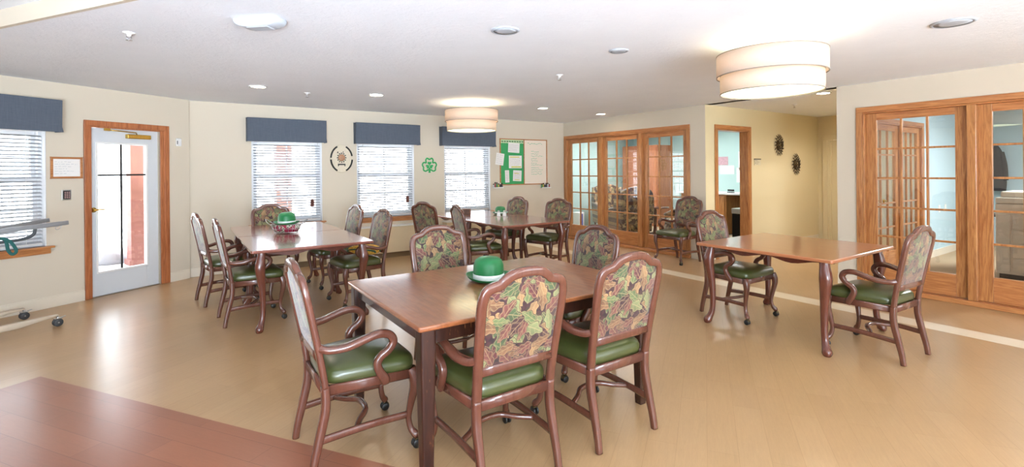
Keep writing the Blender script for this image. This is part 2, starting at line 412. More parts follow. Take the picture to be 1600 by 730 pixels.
M['carpet'] = plain('beige_carpet', (178, 156, 126), .95, var=.1, scale=90)

# ---------------------------------------------------------------- the setting
def struct(name, mb, mat, fr=None, bevel=0.0, parent=None):
    o = mb.build(name, mat, parent, bevel)
    if fr: place(o, (*fr[0], 0), fr[1])
    o['kind'] = 'structure'; return o

def wall_holes(u0, u1, w0, w1, z0, z1, holes):
    mb = MB(); cuts = sorted({u0, u1} | {h[0] for h in holes} | {h[1] for h in holes})
    for a, b in zip(cuts, cuts[1:]):
        hs = sorted([h for h in holes if h[0] <= a + 1e-6 and h[1] >= b - 1e-6], key=lambda h: h[2]); z = z0
        for h in hs:
            if h[2] > z: mb.box(a, b, w0, w1, z, h[2])
            z = h[3]
        if z < z1: mb.box(a, b, w0, w1, z, z1)
    return mb

WIN = [(.84, 1.86), (2.42, 3.45), (4.05, 5.06)]; WZ = (.69, 2.0)
struct('wall_back', wall_holes(.03, XR + .1, 0, .18, 0, CEIL, [(a, b, *WZ) for a, b in WIN]), M['wall'], FB)
struct('wall_left', wall_holes(-2.55, 4.745, 0, .18, 0, HICEIL, [(2.05, 3.13, *WZ), (3.535, 4.345, 0, 2.06)]), M['wall'], FL)
struct('wall_right', wall_holes(-YB - .05, 3.2, 0, .12, 0, HICEIL, [(-8.22, -5.13, 0, 2.16), (-Y1 - .004, -2.88, 0, CEIL), (-2.60, -.62, 0, 2.16)]), M['wall'], FR)
mb = MB(); mb.box(-6.1, -5.9, -3.2, 4.4, 0, HICEIL); struct('wall_west', mb, M['wall'])
struct('wall_rear', wall_holes(-6.0, 7.1, -.2, 0, 0, HICEIL, [(x - 1.15, x + 1.15, .45, 2.35) for x in (-3.6, -.6, 2.4, 5.2)]), M['wall'], ((0, -3), 0))  # openings added to bring daylight in from behind the camera
# corridor and office wall (yellow towards the corridor), teal inside
OD = (7.27, 8.17)
struct('wall_corridor', wall_holes(XR + .002, 10.9, 0, .07, 0, CEIL, [(*OD, 0, 2.13)]), M['wall_yellow'], FY)
struct('wall_office_partition', wall_holes(XR + .12, 10.9, .07, .14, 0, CEIL, [(*OD, 0, 2.13)]), M['wall_teal'], FY)
mb = MB(); mb.box(10.6, 10.75, 4.93, 9.8, 0, CEIL); mb.box(7.08, 10.6, 9.6, 9.75, 0, CEIL); struct('wall_office_inner', mb, M['wall_teal'])
mb = MB(); mb.box(7.078, 7.09, 8.28, 9.6, 0, CEIL); mb.box(7.078, 7.09, 4.93, 5.0, 0, CEIL); struct('wall_office_side', mb, M['wall_teal'])
struct('wall_corridor_end', wall_holes(-4.785, -2.88, 0, .12, 0, CEIL, [(-4.55, -3.62, 0, 2.06)]), M['wall_yellow'], ((10.72, 0), -PI / 2))
NL = [(7.85, 8.78), (8.84, 9.62)]
NZ = 2.80
struct('wall_corridor_south', wall_holes(XR + .001, 12.9, .04, .08, 0, CEIL, [(7.80, 9.67, 0, 2.12)]), M['wall_yellow'], ((0, NZ), 0))
mb = wall_holes(XR + .12, 12.9, 0, .04, 0, CEIL, [(7.80, 9.67, 0, 2.12)]); struct('wall_copy_room_north', mb, M['wall_blue'], ((0, NZ), 0))
mb = MB(); mb.box(12.8, 12.9, -3.1, 2.8, 0, CEIL); mb.box(7.08, 12.8, -3.1, -3.0, 0, CEIL); struct('wall_copy_room_east', mb, M['wall_blue'])
mb = MB(); mb.box(-6.2, 13, -3.3, 9.9, -.2, 0); struct('floor', mb, M['floor'])
mb = MB(); mb.box(7.08, 10.6, 4.93, 9.6, .0, .006); mb.box(7.08, 12.8, -3.0, 2.80, 0, .006); struct('floor_carpet', mb, M['carpet'])
A1 = 1.89 * TV + 6.95 * NV; A2 = 1.89 * TV - 5.1 * NV
mb = MB(); mb.prism([(A1.x, A1.y), (.0, YB + .2), (7.1, YB + .2), (7.1, -3.2), (A2.x, A2.y)][::-1], CEIL, CEIL + .1); mb.box(6.96, 13, -3.2, 9.9, CEIL, CEIL + .1)
struct('ceiling', mb, M['ceiling'])
mb = MB(); mb.box(-6.3, 13, -3.3, 10, HICEIL, HICEIL + .1); struct('ceiling_raised', mb, M['ceiling'])
mb = MB(); mb.box(1.86, 1.889, -5.05, 6.774, CEIL - .001, HICEIL); o = struct('trim_1', mb, M['wall']); o.rotation_euler = (0, 0, PHI)
# left outside corner filler
def baseboard(name, segs, fr):
    mb = MB()
    for a, b in segs:
        mb.box(a, b, -.014, 0, 0, .118); mb.box(a, b, -.008, 0, .118, .13)
    struct(name, mb, M['base'], fr, .003)
baseboard('baseboard_left', [(-2.5, 3.48), (4.46, 4.735)], FL)
baseboard('baseboard_back', [(.06, 6.95)], FB)
baseboard('baseboard_right', [(-5.06, -4.79), (-2.88, -2.66), (-.54, 3.0)], FR)
baseboard('baseboard_corridor', [(6.98, 7.19), (8.26, 10.7)], FY)
mb = MB(); mb.box(9.75, 12.8, -.014, 0, 0, .12); struct('baseboard_copy_room', mb, M['base'], ((0, NZ), 0), .003)

# windows -----------------------------------------------------------------
def window(no, fr, u0, u1, side=''):
    z0, z1 = WZ; t = empty('window_%d' % no, fpos(fr, u0), fr[1]); t['kind'] = 'structure'; w = u1 - u0
    mb = MB(); f = .045
    mb.box(0, f, .06, .16, z0, z1); mb.box(w - f, w, .06, .16, z0, z1); mb.box(f, w - f, .06, .16, z0, z0 + f); mb.box(f, w - f, .06, .16, z1 - f, z1)
    mb.box(0, .012, 0, .06, z0, z1); mb.box(w - .012, w, 0, .06, z0, z1)
    mb.build('window_frame', M['white_frame'], t, .004)
    mr = 1.425
    mb = MB(); s = .035
    for (a, b, d) in ((z0 + f, mr + .03, .085), (mr - .03, z1 - f, .115)):
        mb.box(f, f + s, d, d + .03, a, b); mb.box(w - f - s, w - f, d, d + .03, a, b); mb.box(f + s, w - f - s, d, d + .03, a, a + .045); mb.box(f + s, w - f - s, d, d + .03, b - .045, b)
        mb.box(w / 2 - .009, w / 2 + .009, d + .008, d + .02, a, b); mb.box(f, w - f, d + .008, d + .02, (a + b) / 2 - .009, (a + b) / 2 + .009)
    mb.build('sash', M['white_frame'], t, .003)
    mb = MB(); mb.box(f + s, w - f - s, .1, .104, z0 + f, mr); mb.box(f + s, w - f - s, .13, .134, mr, z1 - f); mb.build('pane', M['glass'], t)
    mb = MB(); mb.box(-.05, w + .05, -.06, .06, z0 - .022, z0); mb.box(-.03, w + .03, -.022, -.001, z0 - .085, z0 - .022)
    mb.build('window_sill', M['oak_x'], t, .005, label='reddish oak window sill')
    return t
def blind(fr, u0, u1, label, zbot=.71):
    w = u1 - u0 - .06; t = thing('window_blind', label, 'blind', fpos(fr, u0 + .03, .03, 0), fr[1], 'white window blinds')
    mb = MB(); mb.box(0, w, -.02, .02, 1.955, 1.99); mb.build('head_rail', M['white'], t, .003)
    mb = MB(); z = zbot + .03
    while z < 1.94:
        Mx = Matrix.Translation((w / 2, 0, z)) @ Matrix.Rotation(R(20), 4, 'X')
        mb.box(-w / 2, w / 2, -.0225, .0225, -.0012, .0012, Mx); z += .0415
    mb.build('slats', M['slat'], t)
    mb = MB(); mb.box(0, w, -.02, .02, zbot, zbot + .018); mb.build('bottom_rail', M['white'], t, .003)
    for x in (.14, w - .14):
        mb = MB(); mb.box(x - .002, x + .002, -.026, -.0245, zbot, 1.96); mb.build('ladder_cord', M['white'], t)
    mb = MB(); mb.tube((.07, -.035, 1.95), (.07, -.035, 1.2), .004, n=8); mb.build('tilt_wand', M['white'], t)
def valance(fr, u0, u1, label, z0=1.95, z1=2.305):
    t = tag(MB().build('window_valance', M['valance']) if False else empty('window_valance', fpos(fr, u0), fr[1]), label, 'valance', 'slate blue window valances')
    w = u1 - u0; mb = MB()
    mb.box(0, w, -.13, -.115, z0, z1); mb.box(0, .015, -.13, -.001, z0, z1); mb.box(w - .015, w, -.13, -.001, z0, z1); mb.box(0, w, -.13, -.001, z1 - .015, z1)
    mb.build('fabric_cover', M['valance'], t, .006)
    mb = MB(); mb.box(.002, w - .002, -.133, -.129, z0 + .008, z0 + .016); mb.build('hem_seam', M['valance'], t)
VU = [(.77, 1.905), (2.37, 3.52), (3.95, 5.12)]
for i, (a, b) in enumerate(WIN):
    window(i + 1, FB, a, b)
    blind(FB, a, b, ['white slatted blind in the back wall window nearest the exit door', 'white slatted blind in the window between the round clock and the shamrock',
                     'white slatted blind in the window behind the far drum lamp'][i])
    valance(FB, *VU[i], ['slate blue valance over the back window left of the round clock', 'slate blue valance over the middle back window between clock and shamrock',
                         'slate blue valance partly hidden behind the far drum lamp'][i])
window(4, FL, 2.05, 3.13); blind(FL, 2.05, 3.13, 'white slatted blind in the left wall window behind the patient lift')
valance(FL, 1.98, 3.222, 'slate blue valance on the left wall above the patient lift')
# dark tags hanging in the first two back windows
for u, lab in ((1.70, 'small dark tag hanging on the blind left of the clock'), (3.31, 'small dark tag hanging on the blind left of the shamrock')):
    mb = MB(); mb.box(-.03, .03, -.004, .004, -.055, .055); mb.box(-.015, .015, -.0045, .0045, .055, .07)
    o = mb.build('blind_tag', plain('dark_tag', (96, 52, 44), .5), None, .003); place(o, fpos(FB, u, -.022, .98), R(12)); tag(o, lab, 'tag', 'tags on the blinds')
for i, x in enumerate((-3.6, -.6, 2.4, 5.2)):  # unseen rear windows, added to let more daylight in
    t = empty('window_%d' % (i + 5), (x, -3.1, 0)); t['kind'] = 'structure'; mb = MB()
    for a in (-1.15, -.02, 1.1): mb.box(a, a + .05, -.05, .05, .45, 2.35)
    mb.box(-1.15, 1.15, -.05, .05, .45, .5); mb.box(-1.15, 1.15, -.05, .05, 2.3, 2.35); mb.build('window_frame', M['white_frame'], t)

# heater enclosures under the back windows
def heater(u0, u1, label, louvre=True):
    t = thing('wall_heater', label, 'heater', fpos(FB, u0, -.001, 0), 0, 'heaters under the back windows'); w = u1 - u0
    mb = MB(); mb.box(0, w, -.2, 0, .09, .53); mb.build('cabinet', M['ptac'], t, .008)
    mb = MB(); mb.box(-.004, w + .004, -.21, 0, .53, .548); mb.build('top_cover', M['white'], t, .004)
    mb = MB(); mb.box(.02, w - .02, -.17, 0, 0, .09); mb.build('kick_plate', plain('brown_kick_plate', (120, 96, 66), .6), t)
    if louvre:
        mb = MB()
        for k in range(12):
            z = .17 + k * .027; mb.box(.06, w - .06, -.209, -.2, z, z + .012)
        mb.build('grille', M['ptac'], t, .002)
heater(.80, 1.9, 'beige louvred heater enclosure under the back window nearest the exit door')
heater(2.40, 3.50, 'plain beige heater enclosure under the middle back window', False)
heater(4.0, 5.10, 'beige louvred heater enclosure behind the far dining table')

# exit door --------------------------------------------------------------
t = empty('trim_2', fpos(FL, 3.482), PHI); t['kind'] = 'structure'
mb = MB(); W_ = .976
mb.box(0, .062, -.02, -.0005, 0.001, 2.058); mb.box(W_ - .062, W_, -.02, -.0005, 0.001, 2.058); mb.box(0, W_, -.02, -.0005, 2.058, 2.12)
mb.box(.054, .075, -.012, .15, 0.001, 2.04); mb.box(W_ - .113, W_ - .054, -.012, .028, 0.001, 2.04); mb.box(.054, W_ - .054, -.012, .15, 2.04, 2.0575)
mb.build('door_casing', M['door_trim'], t, .004)
t = empty('door_1', fpos(FL, 3.56, .03), PHI); t['kind'] = 'structure'; dw = .775; g0, g1, gz0, gz1 = .078, .625, .3, 1.845
mb = wall_holes(0, dw, 0, .045, .012, 2.038, [(g0, g1, gz0, gz1)]); mb.build('door_slab', M['steel_door'], t, .003)
mb = MB(); f = .022
mb.box(g0 - f, g0, -.01, 0, gz0 - f, gz1 + f); mb.box(g1, g1 + f, -.01, 0, gz0 - f, gz1 + f); mb.box(g0, g1, -.01, 0, gz0 - f, gz0); mb.box(g0, g1, -.01, 0, gz1, gz1 + f)
mb.build('glazing_bead', M['white'], t, .003)
mb = MB(); mb.box(g0, g1, .02, .025, gz0, gz1); mb.build('pane', M['glass'], t)
mb = MB(); xm = (g0 + g1) / 2 - .01; mb.box(xm - .011, xm + .011, .008, .018, gz0, gz1); mb.box(g0, g1, .008, .018, 1.455, 1.477); mb.build('muntin', M['muntin_dark'], t)
mb = MB(); mb.lathe([(.001, 0), (.03, 0), (.03, .012), (.012, .016), (.012, .05), (.001, .05)], 20, M=Matrix.Translation((-.0 + .03, 0, 1.05)) @ Matrix.Rotation(PI / 2, 4, 'X'))
mb.sweep(cr([(.03, -.045, 1.05, .009, .009), (.07, -.05, 1.052, .008, .009), (.11, -.05, 1.05, .007, .008), (.14, -.045, 1.046, .005, .006)], 4), (0, 1, 0), 10, 2)
mb.build('door_handle', M['brass'], t)
mb = MB(); mb.box(.38, .66, -.06, -.001, 1.925, 1.98); mb.build('door_closer', M['brass'], t, .008, label='brass door closer box')
mb = MB(); mb.wire([(.50, -.035, 1.98), (.47, -.07, 2.0), (.30, -.06, 2.01), (.16, -.04, 2.018)], .007, ref=(0, 1, 0)); mb.box(.13, .19, -.055, -.03, 2.005, 2.035)
mb.build('closer_arm', M['brass'], t)
mb = MB(); mb.box(-.04, .81, -.01, .06, 0, .012); mb.build('threshold', M['chrome'], t, .003)

# sensor, keypad, framed notice on left wall
t = thing('wall_sensor', 'small white sensor on the wall right of the exit door', 'sensor', fpos(FL, 4.585, -.001, 1.91), PHI)
mb = MB(); mb.box(-.035, .035, -.03, 0, -.055, .055); mb.build('housing', M['white'], t, .008); mb = MB(); mb.box(-.03, -.02, -.0312, -.029, -.03, .02); mb.build('slot', M['dark_grey'], t)
t = thing('keypad', 'black numbered keypad on a silver plate beside the exit door', 'keypad', fpos(FL, 3.31, -.001, 1.245), PHI)
mb = MB(); mb.box(-.045, .045, -.012, 0, -.058, .058); mb.build('plate', M['chrome'], t, .004)
mb = MB(); mb.box(-.033, .033, -.02, -.012, -.045, .048); mb.build('pad', M['black'], t, .003)
mb = MB()
for i in range(3):
    for j in range(4): mb.box(-.025 + i * .019, -.012 + i * .019, -.024, -.02, -.037 + j * .02, -.024 + j * .02)
mb.build('keys', plain('pinkish_keys', (196, 160, 156), .5), t, .001)
t = thing('framed_notice', 'oak framed paper notice on the wall between window and exit door', 'picture frame', fpos(FL, 3.315, -.001, 1.555), PHI)
mb = MB(); a, b, f = .15, .122, .022
mb.box(-a, a, -.018, 0, b - f, b); mb.box(-a, a, -.018, 0, -b, -b + f); mb.box(-a, -a + f, -.018, 0, -b, b); mb.box(a - f, a, -.018, 0, -b, b); mb.build('frame', M['oak_x'], t, .003)
mb = MB(); mb.box(-a + f, a - f, -.006, 0, -b + f, b - f); mb.build('paper', M['paper'], t)
def scribbles(u0, u1, z0, z1, rows, mat, t, y, thick=.0022, seed=1, jitter=.5, name='handwriting', gap=.0):
    rr = random.Random(seed); mb = MB()
    for k in range(rows):
        z = z1 - (z1 - z0) * (k + .5) / rows; x = u0 + rr.random() * gap; xe = u1 - rr.random() * (u1 - u0) * jitter
        while x < xe:
            l = .01 + rr.random() * .03; dz = (rr.random() - .5) * thick * 2
            mb.box(x, min(x + l, xe), y - .0006, y, z - thick / 2 + dz, z + thick / 2 + dz); x += l + .004 + rr.random() * .01
    return mb.build(name, mat, t)
scribbles(-.11, .11, -.08, .08, 6, plain('faint_grey_ink', (176, 182, 190), .8), t, -.006, .003, 3)

# ---- french doors in the right wall
def leaf(no, fr, u0, w, wdep=.05, z0=.055, z1=2.134, cols=3, rows=5, stile=.1, top=.085, bot=.245, mat='oak', handle=None, th=.04, r_stile=None):
    t = empty('door_%d' % no, fpos(fr, u0, wdep), fr[1]); t['kind'] = 'structure'
    rs = r_stile or stile
    gx0, gx1, gz0, gz1 = stile, w - rs, z0 + bot, z1 - top
    mb = MB(); mb.box(0, gx0, 0, th, z0, z1); mb.box(gx1, w, 0, th, z0, z1)
    mb.build('stile', M['oak'], t, .003)
    mb = MB(); mb.box(gx0, gx1, 0, th, z0, gz0); mb.box(gx0, gx1, 0, th, gz1, z1); mb.build('rail', M['oak_x'] if fr[1] == 0 else M['oak_x'], t, .003)
    mb = MB(); m = .011
    for i in range(1, cols):
        x = gx0 + (gx1 - gx0) * i / cols; mb.box(x - m, x + m, .004, th - .004, gz0, gz1)
    for j in range(1, rows):
        z = gz0 + (gz1 - gz0) * j / rows; mb.box(gx0, gx1, .006, th - .006, z - m, z + m)
    mb.build('muntin', M['oak'], t, .003)
    mb = MB(); mb.box(gx0, gx1, th / 2 - .002, th / 2 + .002, gz0, gz1); mb.build('glass', M['glass'], t)
    if handle is not None:
        for sgn in (-1,):
            mb = MB(); mb.lathe([(.001, 0), (.026, 0), (.026, .01), (.011, .014), (.011, .045), (.001, .045)], 16, M=Matrix.Translation((handle, 0, 1.0)) @ Matrix.Rotation(PI / 2, 4, 'X'))
            mb.sweep(cr([(handle, -.04, 1.0, .008, .008), (handle - .04, -.045, 1.002, .007, .008), (handle - .1, -.042, .998, .005, .006)], 4), (0, 1, 0), 8, 2)
            mb.build('door_handle', M['brass'], t)
    return t
def casing(no, fr, u0, u1, posts, ztop=2.22, mat='oak', depth=.13, sill=True, cw=.065):
    t = empty('trim_%d' % no, fpos(fr, u0), fr[1]); t['kind'] = 'structure'; w = u1 - u0
    zj = ztop - cw; mb = MB(); mb.box(0, cw, -.022, 0, .001, zj); mb.box(w - cw, w, -.022, 0, .001, zj); mb.box(cw, cw + .02, -.014, depth, .001, zj - .02); mb.box(w - cw - .02, w - cw, -.014, depth, .001, zj - .02)
    for a, b in posts: mb.box(a - u0, b - u0, -.024, depth - .002, .052, zj - .02)
    mb.build('jamb', M[mat], t, .005)
    mb = MB(); mb.box(0, w, -.022, 0, zj, ztop); mb.box(cw + .001, w - cw - .001, -.012, depth, zj - .02, zj - .0005); mb.build('head', M['oak_x'], t, .005)
    if sill:
        mb = MB(); mb.box(-.001, w + .001, -.055, depth + .001, .0005, .0515); mb.build('sill', M['oak_x'], t, .006)
casing(3, FR, -8.29, -5.07, [(-7.20, -7.12), (-6.16, -6.09)])
leaf(2, FR, -8.20, 1.0, .03); leaf(3, FR, -7.12, .96, .03, stile=.085); leaf(4, FR, -6.09, .955, .03, stile=.095)
casing(4, FR, -2.66, -.56, [(-1.625, -1.548)], ztop=2.22)
leaf(5, FR, -2.575, .95, .045, stile=.11, top=.08, bot=.24); leaf(6, FR, -1.548, .92, .045, stile=.11, top=.08, bot=.26)
casing(5, ((0, NZ), 0), 7.74, 9.73, [(8.78, 8.84)], ztop=2.17, depth=.08, sill=False, cw=.06)
leaf(7, ((0, NZ), 0), 7.83, .95, .02, z0=.02, z1=2.09, handle=.40, th=.036); leaf(8, ((0, NZ), 0), 8.84, .80, .02, z0=.02, z1=2.09, th=.036)
# office doorway
casing(6, FY, 7.195, 8.25, [], ztop=2.205, depth=.15, sill=False, cw=.07)
# cream closet door at the end of the corridor
fe = ((10.72, 0), -PI / 2)
casing(7, fe, -4.70, -3.54, [], ztop=2.12, mat='base', depth=.1, sill=False, cw=.09)
for o in list(COL.objects):
    if o.parent and o.parent.name == 'trim_7':
        o.data.materials.clear(); o.data.materials.append(M['wall_yellow'])
t = empty('door_10', fpos(fe, -4.585, .04), -PI / 2); t['kind'] = 'structure'
mb = MB(); mb.box(0, .93, 0, .04, .01, 2.02); mb.build('door_slab', M['wall_yellow'], t, .004)

# ---------------------------------------------------------------- outside
mb = MB(); mb.box(-3.9, 40, 8.55, 60, -.12, -.06); mb.box(-40, -3.9, -3.35, 60, -.12, -.06); mb.box(-3.9, 0, 6.6, 8.55, -.12, -.06)
mb.box(-40, 30, -40, -3.35, -.12, -.06); o = struct('ground', mb, M['snow'])
def ray_floor(px, py, z=-.06):
    a = (px - 800) / FPX; b = -(py - CY) / FPX; c, s_ = math.cos(-ROLL), math.sin(-ROLL)
    a, b = a * c + b * s_, -a * s_ + b * c
    d = (z - EYE) / b
    return (d * (math.sin(YAW) + a * math.cos(YAW)), d * (math.cos(YAW) - a * math.sin(YAW)))
def post(x, y, w, lab, rz):
    t = thing('porch_post', lab, 'post', (x, y, -.06), rz, 'red porch posts outside')
    mb = MB(); mb.box(-w / 2, w / 2, -w / 2, w / 2, .05, 3.0); mb.build('shaft', M['red_post'], t, .01)
    mb = MB(); mb.box(-w / 2 - .03, w / 2 + .03, -w / 2 - .03, w / 2 + .03, 0, .09); mb.build('base', M['red_post'], t, .008)
post(-.66, 10.5, .27, 'red porch post seen through the glass of the exit door', .3)
post(1.75, 11.4, .3, 'red porch post seen through the window left of the clock', 0)
mb = MB(); mb.lathe([(.001, .28), (.14, .27), (.22, .18), (.24, .08), (.22, 0), (.001, 0)], 18, sx=1.1, sy=.8)
o = mb.build('patio_rock', plain('grey_weathered_rock', (150, 150, 156), .7, var=.15)); place(o, (-1.08, 10.8, -.06)); tag(o, 'grey planter on the patio outside the exit door', 'rock')  # low grey mound standing for a rock
t = thing('garden_fence', 'pale railing fence across the patio outside the windows', 'fence', (0, 15.0, -.06))
mb = MB()
for k in range(100): mb.box(-7 + k * .16, -7 + k * .16 + .03, -.015, .015, .1, 1.35)
mb.build('picket', plain('pale_grey_fence', (206, 208, 212), .7), t)
for z in (.15, 1.2):
    mb = MB(); mb.box(-7.1, 9.1, -.03, .03, z, z + .07); mb.build('rail', plain('pale_grey_fence', (176, 178, 184), .7), t)
t = thing('neighbouring_house', 'pale house with a row of windows beyond the patio fence', 'building', (6.5, 24, -.06))
mb = MB(); mb.box(-6, 6, 0, 5, 0, 3.4); mb.build('house_wall', plain('pale_siding', (196, 190, 184), .8), t)
mb = MB(); mb.prism([(-6.4, 3.4), (6.4, 3.4), (0, 5.6)], -.3, 5.3, 'y'); mb.build('roof', plain('pale_snowy_roof', (220, 222, 226), .8), t)
for x in (-4.2, -1.2, 1.8, 4.4):
    mb = MB(); mb.box(x - .5, x + .5, -.03, 0, 1.0, 2.3); mb.build('house_window', plain('pale_window', (176, 182, 190), .3), t)

# ---------------------------------------------------------------- ceiling things
def downlight(x, y, lab, energy=16):
    t = thing('recessed_light', lab, 'ceiling light', (x, y, CEIL), 0, 'recessed ceiling lights')
    mb = MB(); mb.lathe([(.078, -.001), (.1, -.001), (.1, -.008), (.085, -.012), (.078, -.006)], 28); mb.build('trim_ring', M['white'], t)
    mb = MB(); mb.lathe([(.001, -.005), (.079, -.005)], 24); mb.build('lens', M['lamp_on'], t)
    l = bpy.data.lights.new('downlight_beam', 'SPOT'); l.energy = energy; l.spot_size = R(125 if energy < 30 else 165); l.spot_blend = .6; l.shadow_soft_size = .08; l.color = (1, .94, .86)
    o = bpy.data.objects.new('downlight_beam', l); COL.objects.link(o); o.parent = t; o.location = (0, 0, -.03)
for (x, y), lab in zip([(.74, 6.54), (2.15, 6.46), (4.96, 6.46), (6.41, 6.59), (7.33, 3.2)],
        ['lit round recessed light in the ceiling above the left dining table', 'lit round recessed light in the ceiling in front of the middle back window',
         'lit round recessed light in the ceiling in front of the bulletin board', 'lit round recessed light in the ceiling near the three-panel glass doors',
         'lit round recessed light in the corridor ceiling beside the near drum lamp']): downlight(x, y, lab)
for x, y, e in ((9.6, 3.35, 34), (8.4, 3.15, 29)):      # added spots hidden by the wall end, brightening the corridor
    l = bpy.data.lights.new('corridor_fill', 'SPOT'); l.energy = e; l.spot_size = R(165); l.spot_blend = .6; l.shadow_soft_size = .08; l.color = (1, .95, .88)
    o = bpy.data.objects.new('corridor_fill', l); COL.objects.link(o); o.location = (x, y, CEIL - .03)
for x, y, r, lab in [(1.97, 3.01, .105, 'round white ceiling speaker near the middle of the ceiling'), (3.14, 3.0, .085, 'small round white ceiling cover left of the near drum lamp'),
                     (4.58, 1.14, .13, 'round white ceiling speaker at the upper right')]:
    t = thing('ceiling_speaker', lab, 'speaker', (x, y, CEIL), 0, 'round white ceiling covers')
    mb = MB(); mb.lathe([(r * .84, -.001), (r, -.001), (r, -.006), (r * .9, -.012), (r * .84, -.01)], 32); mb.build('rim', M['white_dull'], t)
    mb = MB(); mb.lathe([(.001, -.012), (r * .5, -.011), (r * .84, -.008)], 28); mb.build('grille', M['white_dull'], t)
for x, y, lab in [(-.33, 4.52, 'chrome fire sprinkler in the ceiling at upper left'), (1.33, 6.75, 'small fire sprinkler in the ceiling between two recessed lights'),
                  (3.39, 4.11, 'small fire sprinkler in the ceiling right of centre'), (8.22, 4.02, 'small fire sprinkler in the corridor ceiling')]:
    t = thing('fire_sprinkler', lab, 'sprinkler', (x, y, CEIL), 0, 'ceiling fire sprinklers')
    mb = MB(); mb.lathe([(.001, -.001), (.04, -.001), (.04, -.006), (.016, -.012), (.012, -.03), (.001, -.03)], 20); mb.build('escutcheon', M['white'], t)
    mb = MB(); mb.wire([(-.014, 0, -.028), (-.014, 0, -.045), (0, 0, -.055), (.014, 0, -.045), (.014, 0, -.028)], .003, ref=(0, 1, 0)); mb.lathe([(.001, -.055), (.02, -.056), (.02, -.059), (.001, -.059)], 14)
    mb.build('deflector', M['chrome'], t)
t = thing('emergency_light', 'white oblong emergency light fixed to the ceiling', 'emergency light', (.43, 3.67, CEIL), R(-42))
prof = cr([(-.16, -.0), (-.15, -.035), (-.08, -.06), (.08, -.06), (.15, -.035), (.16, 0)], 3)
mb = MB(); mb.prism([(a, b) for a, b in prof], -.06, .06, 'y', True); mb.build('housing', M['white_dull'], t, .01)
mb = MB(); mb.box(-.07, .08, -.045, .045, -.066, -.058); mb.build('lens', M['white_dull'], t, .004)

def drum_lamp(x, y, lab, e):
    t = thing('drum_ceiling_lamp', lab, 'ceiling lamp', (x, y, CEIL), 0, 'double drum ceiling lamps')
    mb = MB(); mb.lathe([(.001, -.001), (.062, -.001), (.064, -.01), (.055, -.022), (.012, -.024), (.001, -.024)], 28); mb.build('canopy', M['white'], t)
    mb = MB(); mb.tube((0, 0, -.022), (0, 0, -.40), .008)
    for k in range(3):
        a = 2 * PI * k / 3; mb.tube((0, 0, -.12), (.395 * math.cos(a), .395 * math.sin(a), -.118), .004, n=8)
    mb.build('stem', M['white'], t)
    def drum(r, z0, z1, nm):
        mb = MB(); mb.lathe([(r, z0), (r, z1), (r - .004, z1), (r - .004, z0), (r, z0)], 72); mb.build(nm, M['shade'], t)
        for z in (z0, z1):
            mb = MB(); mb.lathe([(r + .0015, z - .003), (r + .0015, z + .003), (r - .005, z + .003), (r - .005, z - .003), (r + .0015, z - .003)], 72)
            mb.build('shade_trim', plain('taupe_shade_piping', (150, 140, 128), .7), t)
    drum(.402, -.285, -.115, 'upper_shade'); drum(.375, -.425, -.275, 'lower_shade')
    mb = MB(); mb.lathe([(.001, -.415), (.369, -.415)], 60); mb.build('diffuser', M['diffuser'], t)
    for k in range(3):
        a = 2 * PI * k / 3 + .4; l = bpy.data.lights.new('lamp_bulb', 'POINT'); l.energy = e / 3; l.color = (1, .78, .5); l.shadow_soft_size = .035
        o = bpy.data.objects.new('lamp_bulb', l); COL.objects.link(o); o.parent = t; o.location = (.14 * math.cos(a), .14 * math.sin(a), -.22)
drum_lamp(3.92, 2.10, 'large cream double drum lamp with white diffuser hanging near, at upper right', 4.5)
drum_lamp(3.64, 6.52, 'cream double drum lamp hanging over the far dining table by the windows', 6)

def troffer(x, y, sx, sy, power, lab):
    t = thing('fluorescent_panel', lab, 'ceiling light', (x, y, CEIL), 0)
    mb = MB(); mb.box(-sx / 2, sx / 2, -sy / 2, sy / 2, -.03, -.001); mb.build('housing', M['white'], t)
    mb = MB(); mb.box(-sx / 2 + .03, sx / 2 - .03, -sy / 2 + .03, sy / 2 - .03, -.045, -.03); mb.build('lens', M['tube_on'], t)
    l = bpy.data.lights.new('panel_light', 'AREA'); l.shape = 'RECTANGLE'; l.size = sx; l.size_y = sy; l.energy = power; l.color = (.97, .99, 1)
    o = bpy.data.objects.new('panel_light', l); COL.objects.link(o); o.parent = t; o.location = (0, 0, -.06)
troffer(9.6, 6.55, .3, 1.2, 16, 'lit fluorescent fixture inside the teal office behind the doorway')
troffer(9.6, .8, 1.2, .6, 95, 'fluorescent fixture added to light the pale blue copier room')  # panel added to brighten the copier room
troffer(8.6, 8.2, .6, .6, 50, 'fluorescent fixture added to light the sitting room behind the three glass doors')  # panel added to brighten the room behind the glass doors

# ---------------------------------------------------------------- wall decorations, back wall
t = thing('wall_clock', 'oval beige wall clock with black arc rim segments between the first two windows', 'clock', fpos(FB, 2.165, -.002, 1.70))
ex, ez = .185, .232
mb = MB(); mb.prism([(ex * math.cos(2 * PI * k / 48), ez * math.sin(2 * PI * k / 48)) for k in range(48)], -.022, 0, 'y'); mb.build('face', plain('cream_clock_face', (226, 214, 190), .5, var=.1, scale=40), t, .006)
for a0, a1 in ((12, 66), (114, 176), (184, 246), (294, 356)):
    mb = MB(); pts = []
    for k in range(13):
        a = R(a0 + (a1 - a0) * k / 12); pts.append((ex * .93 * math.cos(a), -.026, ez * .93 * math.sin(a), .008, .013))
    mb.sweep(pts, (0, 1, 0), 8, 2.5); mb.build('rim_segment', M['black'], t)
mb = MB(); mb.lathe([(.001, .012), (.04, .012), (.055, .008), (.058, 0)], 24, M=Matrix.Translation((0, -.022, .015)) @ Matrix.Rotation(PI / 2, 4, 'X')); mb.build('medallion', plain('copper_medallion', (190, 140, 104), .5, var=.2, scale=50), t)
mb = MB()
